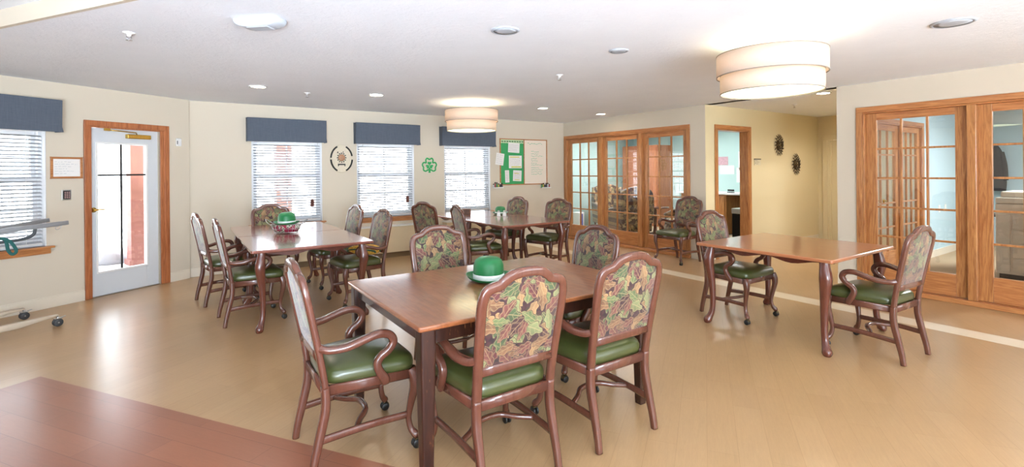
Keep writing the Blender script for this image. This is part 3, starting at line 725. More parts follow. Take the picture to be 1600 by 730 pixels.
for k in range(12):
    a = 2 * PI * k / 12; c = (.068 * math.cos(a), .025, .015 + .075 * math.sin(a)); mb.box(c[0] - .009, c[0] + .009, -.03, -.022, c[2] - .009, c[2] + .009)
mb.build('hour_marks', M['muntin_dark'], t, .002)
mb = MB(); mb.box(-.06, .06, -.032, -.022, -.105, -.085); mb.box(-.06, -.045, -.03, -.022, -.125, -.085); mb.box(.045, .06, -.03, -.022, -.125, -.085); mb.build('bracket', M['muntin_dark'], t, .002)
mb = MB(); mb.box(-.07, -.055, -.03, -.022, .09, .115); mb.box(.02, .03, -.03, -.022, .1, .12); mb.build('hand', M['black'], t)

t = thing('shamrock_decoration', 'green shamrock outline with a solid shamrock inside, hung between windows', 'decoration', fpos(FB, 3.745, -.004, 1.59))
out = []
for ca, r0 in ((90, .07), (215, .075), (325, .075)):
    pass
pts = cr([(0, -.008, .105), (.045, -.008, .128), (.072, -.008, .095), (.066, -.008, .045), (.115, -.008, .048), (.14, -.008, .005), (.118, -.008, -.04), (.118, -.008, -.088),
          (.075, -.008, -.11), (.03, -.008, -.085), (0, -.008, -.10), (-.03, -.008, -.085), (-.075, -.008, -.11), (-.118, -.008, -.088), (-.118, -.008, -.04), (-.14, -.008, .005),
          (-.115, -.008, .048), (-.066, -.008, .045), (-.072, -.008, .095), (-.045, -.008, .128)], 5, True)
mb = MB(); mb.sweep([(*p, .005, .0135) for p in pts], (0, 1, 0), 8, 2.5, True); mb.build('outline', M['green_foil'], t)
mb = MB()
def heart(ang, cx, cz, s):
    poly = []
    for k in range(28):
        q = 2 * PI * k / 28; hx = 16 * math.sin(q) ** 3 / 16; hz = (13 * math.cos(q) - 5 * math.cos(2 * q) - 2 * math.cos(3 * q) - math.cos(4 * q)) / 16 + 1.05
        c_, s_ = math.cos(ang), math.sin(ang); poly.append((cx + s * (hx * c_ - hz * s_), cz + s * (hx * s_ + hz * c_)))
    return poly
for a in (0, R(118), R(-118)): mb.prism(heart(a, 0, -.005, .038), -.014, -.004, 'y')
mb.build('inner_leaves', M['green_foil'], t)
mb = MB(); mb.prism([(-.012, -.04), (.012, -.04), (.02, -.14), (-.02, -.14)], -.014, -.004, 'y'); mb.build('stem', M['green_foil'], t)
mb = MB(); mb.wire([(0, -.006, .11), (0, -.006, .155)], .0015); mb.build('hanging_thread', M['dark_grey'], t)

t = thing('bulletin_board', 'half green pinboard half whiteboard in an oak frame on the back wall', 'board', fpos(FB, 5.88, -.002, 1.655))
bw, bh = .60, .475; mb = MB()
mb.box(-bw, bw, -.022, 0, bh - .02, bh); mb.box(-bw, bw, -.022, 0, -bh, -bh + .02); mb.box(-bw, -bw + .02, -.022, 0, -bh, bh); mb.box(bw - .02, bw, -.022, 0, -bh, bh); mb.box(-.015, .005, -.02, 0, -bh, bh)
mb.build('frame', M['oak_x'], t, .003)
mb = MB(); mb.box(-bw + .02, -.015, -.01, 0, -bh + .02, bh - .02); mb.build('pinboard', M['green_paper'], t)
mb = MB(); poly = [(-bw + .02, bh - .02)]
for k in range(25): poly.append((-bw + .02 + (bw - .035) * k / 24, bh - .085 - (.014 if k % 2 else 0)))
poly.append((-.015, bh - .02)); mb.prism(poly, -.013, -.01, 'y'); mb.build('scalloped_border', plain('pale_green_border', (196, 222, 176), .7), t)
mb = MB()
for k in range(9):
    x = -bw + .06 + k * .062; mb.prism([(x - .03, bh - .055), (x, bh - .045), (x + .03, bh - .06), (x, bh - .072)], -.016, -.013, 'y')
mb.build('garland', plain('dark_green_garland', (44, 104, 62), .7), t)
mb = MB(); mb.box(.005, bw - .02, -.01, 0, -bh + .02, bh - .02); mb.build('whiteboard', plain('off_white_board', (236, 224, 208), .3, var=.01), t)
ink = plain('green_marker_ink', (128, 196, 160), .6)
scribbles(.09, .5, .36, .41, 1, ink, t, -.01, .012, 5, .1)
for k in range(11): scribbles(.18, .52, .24 - .0473 * (k + 1), .24 - .0473 * k, 1, ink, t, -.01, .009, 20 + k, .6, 'handwritten_line')
def paper(u, z, w, h, lab, tilt=0, mat='paper', yoff=.017, lines=8, lm=None, seed=2):
    t2 = thing('pinned_paper', lab, 'paper', fpos(FB, u, -yoff, z)); t2.rotation_euler = (0, tilt, 0)
    mb = MB(); mb.box(-w / 2, w / 2, -.001, .001, -h / 2, h / 2); mb.build('sheet', M[mat], t2)
    if lines: scribbles(-w / 2 + .02, w / 2 - .02, -h / 2 + .02, h / 2 - .02, lines, lm or plain('grey_print', (168, 160, 172), .8), t2, -.001, .004, seed, .2, 'printed_lines')
    return t2
yl = plain('yellow_highlight', (222, 214, 108), .8)
paper(5.62, 1.945, .28, .2, 'white sheet pinned at the top of the green pinboard', R(3), seed=11)
p_ = paper(5.655, 1.655, .32, .26, 'white sheet with yellow bands pinned in the middle of the green pinboard', 0, seed=12)
mb = MB(); mb.box(-.14, .1, -.0022, -.001, .09, .11); mb.box(-.1, .14, -.0022, -.001, -.115, -.09); mb.build('yellow_band', yl, p_)
p_ = paper(5.70, 1.37, .21, .22, 'white sheet pinned at the bottom right of the green pinboard', R(3), seed=13)
mb = MB(); mb.box(-.08, .04, -.0022, -.001, .04, .055); mb.box(-.06, .06, -.0022, -.001, -.09, -.075); mb.build('yellow_band', yl, p_)
paper(5.45, 1.36, .1, .25, 'narrow white sheet pinned at the lower left corner of the pinboard', R(-2), seed=14)
paper(5.27, 1.71, .19, .24, 'white sheet hanging over the left edge of the board frame', R(8), yoff=.028, lines=5, seed=15)
def tray(u, z, lab, seed, glab):
    t = thing('marker_tray', lab, 'tray', fpos(FB, u, -.001, z)); mb = MB(); mb.box(-.12, .12, -.07, 0, 0, .006); mb.box(-.12, .12, -.07, -.064, 0, .018); mb.build('shelf', M['white'], t, .002)
    rr = random.Random(seed); cols = [(60, 60, 70), (214, 216, 220), (190, 80, 90), (66, 150, 90), (210, 200, 90), (40, 44, 60)]
    names = {0: 'dark', 1: 'white', 2: 'red', 3: 'green', 4: 'yellow', 5: 'navy'}
    for k in range(6):
        c = (k + seed) % 6; h = .075 + rr.random() * .045; t2 = thing('marker_bottle', '%s marker standing on the %s' % (names[c], glab), 'marker', fpos(FB, u - .1 + k * .04, -.036, z + .006), 0, 'markers on the ' + glab)
        mb = MB(); mb.lathe([(.001, 0), (.014, 0), (.014, h * .7), (.009, h * .75)], 12); mb.build('barrel', plain('marker_' + names[c], cols[c], .4), t2)
        mb = MB(); mb.lathe([(.011, h * .73), (.011, h), (.001, h)], 12); mb.build('cap', M['black'] if c != 5 else M['white'], t2)
tray(5.21, 1.13, 'small white shelf of markers under the left end of the board', 1, 'left marker shelf'); tray(6.42, 1.10, 'small white shelf of markers under the right end of the board', 3, 'right marker shelf')

# sunburst decorations on yellow wall
def sunburst(u, z, lab, ph):
    t = thing('metal_flower_plaque', lab, 'wall ornament', fpos(FY, u, -.002, z), 0, 'pierced metal flower plaques')
    mb = MB(); rr = random.Random(ph)
    for ring, (rx, rz, n, L, y) in enumerate([(.10, .14, 18, .07, -.012), (.065, .09, 14, .06, -.026), (.03, .045, 9, .045, -.04)]):
        for k in range(n):
            a = 2 * PI * (k + .5 * ring) / n; c, s = math.cos(a), math.sin(a); px, pz = rx * c, rz * s; tx, tz = -s, c; w = .011
            L2 = L * (.85 + .3 * rr.random()); curl = .5
            p = [(px, y, pz, w, .003), (px + L2 * .5 * c + .004, y - .012, pz + L2 * .5 * s, w * 1.2, .003), (px + L2 * (c + curl * tx * .5), y - .003, pz + L2 * (s + curl * tz * .5), .002, .002)]
            mb.sweep(cr(p, 3), (tx, 0, tz), 6, 2.2)
    mb.build('petals', plain('dark_bronze_petals', (62, 50, 34), .4, .6), t)
    mb = MB(); mb.lathe([(.001, .052), (.015, .048), (.02, .03), (.05, .012), (.08, .002), (.001, .0)], 16, sy=1.3, M=Matrix.Rotation(PI / 2, 4, 'X')); mb.build('centre', plain('tan_bronze_centre', (112, 92, 60), .4, .6), t)
sunburst(9.18, 1.905, 'upper left dark metal flower plaque on the yellow corridor wall', 1)
sunburst(9.80, 1.55, 'lower right dark metal flower plaque on the yellow corridor wall', 2)
t = thing('room_sign', 'small pale room sign with a black top edge beside the office doorway', 'sign', fpos(FY, 8.46, -.002, 1.59))
mb = MB(); mb.box(-.1, .1, -.01, 0, -.055, .05); mb.build('plate', plain('cream_sign_plate', (226, 216, 186), .5), t, .002); mb = MB(); mb.box(-.105, .105, -.014, 0, .045, .06); mb.build('top_edge', M['black'], t)
scribbles(-.08, .07, -.04, .035, 3, plain('brown_print', (150, 136, 108), .7), t, -.01, .007, 8)

# ---------------------------------------------------------------- dining chair
def fat(path, k): return [(*p[:3], p[3] * k, p[4] * k) for p in path]
def lean(z): return -.2 - .115 * max(0, (z - .42) / .6) ** 1.15
def make_chair():
    root = thing('dining_chair', 'x', 'chair')
    m = M['chair_wood']
    # upholstered back frame
    cpts = [(-.212, .42), (-.214, .50), (-.219, .62), (-.225, .76), (-.228, .87), (-.220, .926), (-.202, .951), (-.170, .962), (-.140, .968), (-.116, .986), (-.088, 1.003), (-.05, 1.012), (0, 1.015)]
    cpts = cpts + [(-x, z) for x, z in cpts[-2::-1]]
    path = cr([(x, lean(z), z, .017, .0235) for x, z in cpts], 5)
    mb = MB(); mb.sweep(path, (0, 1, 0), 14, 3.4)
    mb.sweep([(x, lean(.565), .565, .014, .024) for x in (-.2, -.1, 0, .1, .2)], (0, 1, 0), 12, 3.4)
    mb.build('back_frame', m, root)
    # upholstered panel
    def ztop(x):
        best = [p for p in cpts]; ax = abs(x)
        for (x0, z0), (x1, z1) in zip(cpts, cpts[1:]):
            if x0 <= -ax <= x1 and x1 != x0: return z0 + (z1 - z0) * (-ax - x0) / (x1 - x0)
        return .93
    mb = MB(); nu, nv = 24, 16
    for side in (1, -1):
        b0 = len(mb.v)
        for j in range(nv + 1):
            v = j / nv
            for i in range(nu + 1):
                u = -1 + 2 * i / nu; x = u * (.200 + .012 * v); zt = min(ztop(x), .955 if abs(u) > .85 else 9) - .006; z = .572 + v * (zt - .572)
                bul = (1 - u ** 6) * (1 - (2 * v - 1) ** 6); off = (.006 + .020 * bul) if side == 1 else -(.004 + .010 * bul)
                mb.v.append((x, lean(z) + off, z))
        for j in range(nv):
            for i in range(nu):
                q = [b0 + j * (nu + 1) + i, b0 + j * (nu + 1) + i + 1, b0 + (j + 1) * (nu + 1) + i + 1, b0 + (j + 1) * (nu + 1) + i]
                mb.face(q if side == 1 else q[::-1], True)
    mb.build('backrest', M['floral'], root)
    # seat cushion
    mb = MB(); b0 = len(mb.v); N = 40; rings = [(1.0, .428), (1.012, .445), (1.012, .462), (.985, .482), (.93, .495), (.8, .507), (.55, .516), (.28, .520), (.02, .521)]
    for sc_, z in rings:
        for k in range(N):
            a = 2 * PI * k / N; c, s_ = math.cos(a), math.sin(a); e = 2 / 6.5
            yy = math.copysign(abs(s_) ** e, s_); xx = math.copysign(abs(c) ** e, c)
            hw = .235 + .025 * yy
            mb.v.append((xx * hw * sc_, .035 + yy * .232 * sc_, z))
    for j in range(len(rings) - 1):
        for k in range(N): mb.face([b0 + j * N + k, b0 + j * N + (k + 1) % N, b0 + (j + 1) * N + (k + 1) % N, b0 + (j + 1) * N + k], True)
    mb.face([b0 + k for k in range(N)][::-1]); mb.face([b0 + (len(rings) - 1) * N + k for k in range(N)], True)
    mb.build('seat', M['vinyl'], root)
    # seat rails
    mb = MB()
    for s in (-1, 1): mb.sweep([(s * .208, -.2, .402, .012, .026), (s * .245, .24, .402, .012, .026)], (1, 0, 0), 10, 5)
    mb.sweep([(-.245, .245, .402, .026, .012), (.245, .245, .402, .026, .012)], (0, 0, 1), 10, 5)
    mb.sweep([(-.208, -.2, .402, .026, .012), (.208, -.2, .402, .026, .012)], (0, 0, 1), 10, 5)
    mb.build('seat_rail', m, root)
    for s in (-1, 1):
        mb = MB(); mb.sweep(cr([(s * .216, -.262, .0, .017, .018), (s * .214, -.250, .08, .018, .019), (s * .212, -.222, .2, .020, .022), (s * .212, -.198, .32, .0225, .022), (s * .212, -.2, .43, .0225, .020)], 5), (1, 0, 0), 12, 3.4)
        mb.build('leg', m, root)
    for s in (-1, 1):
        mb = MB(); mb.sweep(cr([(s * .235, .235, .428, .026, .026), (s * .242, .248, .385, .029, .028), (s * .243, .252, .33, .026, .024), (s * .232, .236, .24, .019, .019), (s * .222, .226, .16, .0155, .0155),
                                (s * .228, .236, .10, .0165, .0165), (s * .243, .255, .07, .021, .020), (s * .249, .262, .055, .015, .014)], 5), (1, 0, 0), 12, 2.8)
        leg = mb.build('leg', m, root)
        mb = MB(); cx, cy = s * .249, .262
        for k in (-1, 1):
            Mx = Matrix.Translation((cx + k * .012, cy - .004, .024)) @ Matrix.Rotation(PI / 2, 4, 'Y')
            mb.lathe([(.001, -.008), (.018, -.008), (.024, -.004), (.024, .004), (.018, .008), (.001, .008)], 18, M=Mx)
        mb.build('castor_wheel', M['castor_black'], leg)
        mb = MB(); mb.tube((cx, cy, .05), (cx, cy, .062), .009, n=10); mb.tube((cx - .02, cy - .004, .024), (cx + .02, cy - .004, .024), .004, n=8)
        mb.sweep(cr([(cx, cy + .018, .03, .017, .003), (cx, cy + .012, .045, .018, .003), (cx, cy, .052, .018, .003), (cx, cy - .016, .047, .017, .003)], 3), (1, 0, 0), 8, 3); mb.build('castor_bracket', M['brass_dark'], leg)
        # arm
        mb = MB(); mb.sweep(fat(cr([(s * .222, lean(.63) + .005, .625, .016, .016), (s * .243, -.19, .612, .021, .016), (s * .262, -.11, .615, .023, .016), (s * .270, -.03, .636, .021, .016), (s * .270, .045, .652, .020, .017),
                                (s * .269, .105, .640, .019, .018), (s * .268, .128, .602, .018, .018), (s * .266, .105, .562, .018, .017), (s * .264, .062, .532, .018, .017), (s * .262, .045, .498, .018, .018),
                                (s * .260, .058, .455, .018, .019), (s * .257, .085, .412, .017, .021), (s * .254, .092, .385, .012, .016)], 5), 1.18), (1, 0, 0), 12, 3.0)
        mb.build('armrest', m, root)
        mb = MB(); mb.sweep(cr([(s * .213, -.225, .165, .012, .019), (s * .216, -.12, .172, .012, .019), (s * .219, .05, .178, .012, .019), (s * .222, .228, .175, .012, .019)], 4), (1, 0, 0), 10, 3)
        mb.build('side_stretcher', m, root)
    mb = MB(); mb.sweep(cr([(-.214, -.05, .172, .013, .015), (-.14, -.01, .18, .013, .015), (-.06, .045, .19, .014, .015), (.06, .045, .19, .014, .015), (.14, -.01, .18, .013, .015), (.214, -.05, .172, .013, .015)], 5), (0, 0, 1), 10, 3)
    mb.build('cross_stretcher', m, root)
    return root
ch0 = make_chair(); index_kids(ch0)
# (x, y, facing in degrees, label, group)
GRP = {1: 'chairs around the near worn table', 2: 'chairs around the left table', 3: 'chairs around the far table', 4: 'chairs at the right table', 5: None}
CH = [
 (.765, 2.72, 0, 'green-seated floral armchair nearest the camera at the left end of the near worn table', 1),
 (1.31, 2.145, 90, 'floral-backed armchair seen from behind, in front of the near table beside the green hat', 1),
 (2.00, 2.13, 90, 'floral-backed armchair seen from behind, at the right end of the near table front side', 1),
 (1.72, 3.36, -90, 'floral armchair facing us behind the near table, left of the green hat', 1),
 (2.45, 2.88, 180, 'floral armchair at the far right end of the near worn table', 1),
 (.40, 6.62, 10, 'armchair on the left side of the left table, the one closer to the exit door', 2),
 (.555, 5.63, 4, 'armchair on the left side of the left table, the one closer to the camera', 2),
 (1.01, 7.36, -90, 'armchair at the window end of the left table behind the wire basket', 2),
 (1.65, 6.72, 186, 'armchair on the right side of the left table, the one nearer the windows', 2),
 (1.66, 5.66, 186, 'armchair with yellow corn plush on its seat, right side of the left table', 2),
 (3.17, 6.76, 22, 'armchair on the left side of the far table, the one nearer the windows', 3),
 (3.30, 5.77, -8, 'armchair seen edge-on at the left side of the far table, nearer the camera', 3),
 (4.42, 6.80, 190, 'armchair facing left at the far table, below the bulletin board', 3),
 (4.62, 5.92, 195, 'armchair facing left at the far table, next to the three glass doors', 3),
 (6.56, 5.02, 180, 'lone armchair standing against the three-panel glass doors', 5),
 (4.66, 2.855, -91, 'armchair on the far side of the square tan table', 4),
 (4.66, 1.65, 87, 'armchair on the camera side of the square tan table at the right', 4)]
for i, (x, y, a, lab, g) in enumerate(CH):
    o = ch0 if i == 0 else copy_tree(ch0)
    o.location = (x, y, 0); o.rotation_euler = (0, 0, R(a - 90)); o['label'] = lab
    if GRP[g]: o['group'] = GRP[g]
    elif 'group' in o: del o['group']

# ---------------------------------------------------------------- tables
def round_rect(x0, x1, y0, y1, r, n=4):
    P = []
    for cx, cy, a0 in ((x1 - r, y1 - r, 0), (x0 + r, y1 - r, 90), (x0 + r, y0 + r, 180), (x1 - r, y0 + r, 270)):
        for k in range(n + 1):
            a = R(a0 + 90 * k / n); P.append((cx + r * math.cos(a), cy + r * math.sin(a)))
    return P
def cab_table(cx, cy, sx, sy, lab, topmat, group, inset=(.05, .05)):
    t = thing('dining_table', lab, 'table', (cx, cy, 0), 0, group); hx, hy = sx / 2, sy / 2
    mb = MB(); mb.prism(round_rect(-hx, hx, -hy, hy, .02), .742, .77); mb.build('tabletop', M[topmat], t, .007, 3)
    ix, iy = hx - .16, hy - .16; mb = MB()
    for s in (-1, 1):
        for ax in (0, 1):
            L = (ix if ax == 0 else iy); pts = []
            for k in range(17):
                q = -L + 2 * L * k / 16; zb = .695 + .018 * math.cos(4 * PI * k / 16); pts.append((q, zb))
            poly = pts + [(L, .742), (-L, .742)]
            off = s * (iy if ax == 0 else ix)
            mb.prism(poly, off - .011, off + .011, 'y' if ax == 0 else 'x')
    mb.build('apron', M['table_wood'], t)
    for sx_ in (-1, 1):
        for sy_ in (-1, 1):
            X, Y = sx_ * (hx - .10), sy_ * (hy - .10); mb = MB(); P = []
            for d, z, r in [(0, .742, .034), (.004, .70, .036), (.014, .63, .043), (.016, .58, .044), (.006, .48, .036), (-.004, .36, .029), (-.008, .22, .025), (-.002, .12, .024), (.014, .06, .029), (.026, .028, .036), (.022, .006, .028)]:
                P.append((X + sx_ * d, Y + sy_ * d, z, r, r))
            mb.sweep(cr(P, 4), (1, 0, 0), 14, 2.6); mb.lathe([(.001, 0), (.012, 0), (.012, .01), (.001, .01)], 10, c=(X + sx_ * .03, Y + sy_ * .03, 0)); mb.build('leg', M['table_wood'], t)
    return t
cab_table(4.70, 2.335, 1.2, 1.2, 'square tan-topped table with cabriole legs standing alone at the right', 'top_tan', None)
for k, (x, y, lab) in enumerate([(1.055, 5.575, 'camera-side square table of the pair at the left, reddish glossy top'), (1.055, 6.785, 'window-side square table of the pair at the left, under the wire basket'),
                                 (3.93, 5.825, 'camera-side square table of the far pair under the far drum lamp'), (3.93, 7.0, 'window-side square table of the far pair, with the brown box')]):
    cab_table(x, y, 1.13, 1.2 if k < 2 else 1.165, lab, 'top_red', ['pair of tables at the left', 'pair of tables at the back'][k // 2])
t = thing('dining_table', 'large worn brown table with square tapered legs in the foreground', 'table', (1.66, 2.655, 0)); hx, hy = .785, .585
mb = MB(); mb.prism(round_rect(-hx, hx, -hy, hy, .015), .745, .77); mb.build('tabletop', M['top_worn'], t, .008, 3)
mb = MB(); a, b = hx - .055, hy - .055
for s in (-1, 1):
    mb.box(-a, a, s * b - .011, s * b + .011, .672, .745); mb.box(s * a - .011, s * a + .011, -b, b, .672, .745)
mb.build('apron', M['worn_leg'], t, .002)
for sx_ in (-1, 1):
    for sy_ in (-1, 1):
        X, Y = sx_ * (hx - .055), sy_ * (hy - .055); mb = MB()
        mb.sweep([(X, Y, 0, .024, .024), (X, Y, .03, .026, .026), (X, Y, .62, .038, .038), (X, Y, .745, .038, .038)], (1, 0, 0), 16, 9, smooth=False); mb.build('leg', M['worn_leg'], t)

# ---------------------------------------------------------------- things on tables
def hat(x, y, z, s, rz, lab):
    t = thing('bowler_hat', lab, 'hat', (x, y, z), rz, 'green felt bowler hats'); t.scale = (s, s, s)
    mb = MB(); mb.lathe([(.001, .151), (.035, .150), (.065, .144), (.087, .128), (.098, .098), (.100, .05), (.1, .012), (.1, .006), (.096, .006), (.09, .05), (.06, .12), (.001, .135)], 36, sy=1.12); mb.build('crown', M['green_hat'], t)
    mb = MB(); mb.lathe([(.098, .008), (.120, .007), (.136, .012), (.144, .022), (.147, .026), (.143, .026), (.135, .016), (.118, .011), (.098, .012)], 40, sy=1.15, zf=lambda r, a: .022 * max(0, (r - .11) / .05) * math.cos(a) ** 2)
    mb.build('brim', M['green_hat'], t)
    mb = MB(); mb.lathe([(.1005, .010), (.1022, .013), (.1022, .044), (.099, .046)], 36, sy=1.12); mb.build('hat_band', M['ribbon'], t)
    mb = MB(); mb.box(-.02, .02, -.117, -.112, .010, .038); mb.build('buckle', M['ribbon'], t, .002)
hat(1.64, 2.73, .77, 1.0, R(-30), 'green bowler hat with silvery band on the near worn table')
hat(.99, 6.22, .872, .95, R(-30), 'green bowler hat sitting on the wire basket on the left table')
hat(4.27, 6.72, .77, .85, R(-30), 'green bowler hat beside white shakers on the far table')

t = thing('wire_basket', 'boat-shaped silver wire basket on the left table holding a hat', 'basket', (.99, 6.22, .77), R(-30))
mb = MB()
for z, ax, ay in ((.012, .13, .07), (.055, .150, .082), (.105, .170, .092)):
    mb.wire([(ax * math.copysign(abs(math.cos(q)) ** .6, math.cos(q)), ay * math.copysign(abs(math.sin(q)) ** .6, math.sin(q)), z) for q in [2 * PI * k / 28 for k in range(28)]], .0028, True)
for k in range(20):
    q = 2 * PI * (k + .5) / 20; c, s = math.copysign(abs(math.cos(q)) ** .6, math.cos(q)), math.copysign(abs(math.sin(q)) ** .6, math.sin(q))
    mb.wire([(.13 * c, .07 * s, .012), (.150 * c, .082 * s, .055), (.170 * c, .092 * s, .105)], .0018)
mb.build('wire_body', M['chrome'], t)
for s in (-1, 1):
    mb = MB(); mb.wire(cr([(s * .160, -.05, .10), (s * .205, -.045, .13), (s * .24, 0, .165), (s * .205, .045, .13), (s * .160, .05, .10)], 5), .004); mb.build('handle', M['chrome'], t)
    mb = MB(); mb.tube((s * .1, -.05, 0), (s * .1, -.05, .014), .006); mb.tube((s * .1, .05, 0), (s * .1, .05, .014), .006); mb.build('foot', M['chrome'], t)
def plaid():
    n = NT('plaid_cloth'); v = n.coord(); ch = n.new('ShaderNodeTexChecker'); n.link(v, ch.inputs[0]); ch.inputs['Scale'].default_value = 60
    ch.inputs[1].default_value = lin((90, 96, 76)); ch.inputs[2].default_value = lin((206, 200, 178)); n.base(n.mix(n.ramp(n.noise(v, 18, 2), [(.5, (0, 0, 0, 1)), (.56, (1, 1, 1, 1))]), ch.outputs[0], lin((150, 40, 64)))); n.p(Roughness=.8); return n.m
mb = MB(); mb.lathe([(.001, .016), (.12, .016), (.143, .05), (.160, .095), (.15, .103), (.001, .103)], 28, sy=.54)
o = mb.build('folded_cloth', plaid()); place(o, (.99, 6.22, .77), R(-30)); tag(o, 'red and green checked cloth folded inside the wire basket', 'cloth')

t = thing('napkin_box', 'brown carved wooden box on the far table', 'box', (3.74, 6.98, .77), R(-34))
mb = MB(); mb.box(-.11, .11, -.05, .05, .0, .1); mb.build('box_body', wood('carved_brown_box', (84, 50, 30), (128, 82, 52), .45), t, .004)
mb = MB()
for k in range(7): mb.box(-.09 + k * .027, -.078 + k * .027, -.054, -.05, .035, .085)
mb.box(-.1, .1, -.053, -.05, .012, .026); mb.build('carving', plain('dark_carving', (58, 34, 22), .5), t, .001)
for x, y, lab in ((4.05, 6.42, 'white shaker in front of the far green hat, left one'), (4.13, 6.38, 'white shaker in front of the far green hat, right one')):
    t = thing('salt_shaker', lab, 'shaker', (x, y, .77), 0, 'white shakers'); mb = MB(); mb.lathe([(.001, 0), (.03, 0), (.03, .01), (.021, .06), (.018, .065)], 10); mb.build('body', M['white'], t)
    mb = MB(); mb.lathe([(.019, .063), (.019, .08), (.012, .09), (.001, .092)], 12); mb.build('cap', M['chrome'], t)
t = thing('corn_plush', 'yellow and green corn-shaped plush lying on a green chair seat', 'plush', (1.70, 5.60, .545), R(-50)); t.scale = (1.12, 1.12, 1.12)
def cob(y, z, L, name):
    mb = MB(); mb.lathe([(.001, -L), (.02, -L * .93), (.04, -L * .6), (.05, 0), (.046, L * .5), (.03, L * .85), (.001, L)], 20, M=Matrix.Translation((0, y, z)) @ Matrix.Rotation(PI / 2, 4, 'Y')); return mb.build(name, corn, t)
nn = NT('yellow_corn_fabric'); vv = nn.new('ShaderNodeTexVoronoi'); nn.link(nn.coord(), vv.inputs['Vector']); vv.inputs['Scale'].default_value = 60
nn.base(nn.mix(nn.math('MULTIPLY', vv.outputs['Distance'], 1.3), lin((240, 206, 92)), lin((206, 140, 40)))); nn.p(Roughness=.7); corn = nn.m
cob(0, .035, .18, 'cob'); cob(.085, .03, .15, 'cob')
mb = MB()
for k, (y, a) in enumerate([(-.05, .1), (.04, -.05), (.12, -.2), (0, .3)]):
    pts = [( .17 * math.cos(PI * q / 6) , y + a * q * .02, .02 + .03 * math.sin(PI * q / 6), .004 + .028 * math.sin(PI * (q + .3) / 6.8), .004) for q in range(7)]
    mb.sweep(cr(pts, 2), (0, 1, .2), 8, 2.2)
mb.build('husk', plain('dark_green_husk', (38, 76, 40), .7, var=.2), t)

# ---------------------------------------------------------------- patient lift at left
dl = Vector((math.cos(R(28)), math.sin(R(28)), 0)); pl = Vector((-dl.y, dl.x, 0))
LP = Vector((-1.02, 6.44, 0))
t = thing('patient_lift', 'beige wheeled patient lift with grey arms and teal strap, cut off by left edge', 'patient lift', (LP.x, LP.y, 0), R(28))
for off in (0, .60):
    L0 = -.02 if off == 0 else -.08
    mb = MB(); mb.sweep([(-1.3, off, .085, .026, .03), (L0 - .3, off, .085, .026, .03), (L0 - .16, off, .098, .026, .02), (L0, off, .108, .024, .008)], (0, 1, 0), 12, 5); leg_ = mb.build('base_leg', M['beige_metal'], t)
    mb = MB()
    for k in (-1, 1): mb.lathe([(.001, -.009), (.03, -.009), (.038, -.004), (.038, .004), (.03, .009), (.001, .009)], 22, M=Matrix.Translation((L0 + .0, off + k * .017, .038)) @ Matrix.Rotation(PI / 2 , 4, 'X'))
    mb.build('castor_wheel', M['dark_grey'], leg_)
    mb = MB(); mb.tube((L0, off, .06), (L0, off, .1), .012); mb.tube((L0, off - .028, .038), (L0, off + .028, .038), .007); mb.box(L0 - .03, L0 + .03, off - .024, off + .024, .074, .08); mb.sweep([(L0 + .02, off, .078, .012, .003), (L0 + .06, off, .088, .012, .003)], (0, 1, 0), 8, 3); mb.build('castor_bracket', M['chrome'], leg_)
mb = MB(); mb.sweep([(-1.3, -.03, .085, .03, .03), (-1.3, .63, .085, .03, .03)], (1, 0, 0), 12, 5); mb.build('cross_base', M['beige_metal'], t)
mb = MB(); mb.sweep([(-1.3, .3, .1, .035, .035), (-1.28, .3, 1.25, .03, .03)], (1, 0, 0), 14, 3); mb.build('mast', M['beige_metal'], t)
for off, x1, z1, z0 in ((-.04, .05, 1.005, .975), (.30, .02, 1.02, .96)):
    mb = MB(); mb.sweep([(-1.27, off, z0 - .06, .022, .022), (-.4, off, z0, .022, .022), (x1, off, z1, .020, .020)], (0, 1, 0), 12, 5); mb.build('lift_arm', M['grey_metal'], t)
mb = MB(); mb.sweep([(-1.27, -.04, .9, .02, .02), (-1.27, .3, .9, .02, .02)], (1, 0, 0), 10, 3); mb.build('arm_bridge', M['grey_metal'], t)
mb = MB(); mb.sweep(cr([(-.7, -.02, .86, .014, .014), (-.45, -.02, .87, .014, .014), (-.27, -.02, .882, .014, .014), (-.20, -.02, .915, .014, .014), (-.185, -.02, .975, .014, .014)], 5), (0, 1, 0), 12, 2); mb.build('hand_grip', M['grey_dark_metal'], t)
mb = MB(); mb.wire(cr([(.0, -.04, .985), (-.01, -.04, .955), (-.035, -.04, .945), (-.045, -.04, .965), (-.02, -.04, .975)], 4), .003, ref=(0, 1, 0)); mb.build('hook', M['chrome'], t)
mb = MB(); mb.sweep(cr([(-.50, -.03, .90, .002, .016), (-.42, -.035, .905, .002, .016), (-.37, -.04, .88, .002, .014), (-.335, -.045, .82, .002, .014), (-.325, -.045, .775, .002, .014), (-.35, -.045, .755, .002, .014), (-.375, -.04, .79, .002, .014), (-.385, -.04, .85, .002, .014), (-.39, -.035, .895, .002, .014)], 5), (0, 1, .0), 8, 2.5)
strap = mb.build('strap_loop', plain('teal_webbing', (20, 92, 88), .7), t, label='teal webbing strap loop')

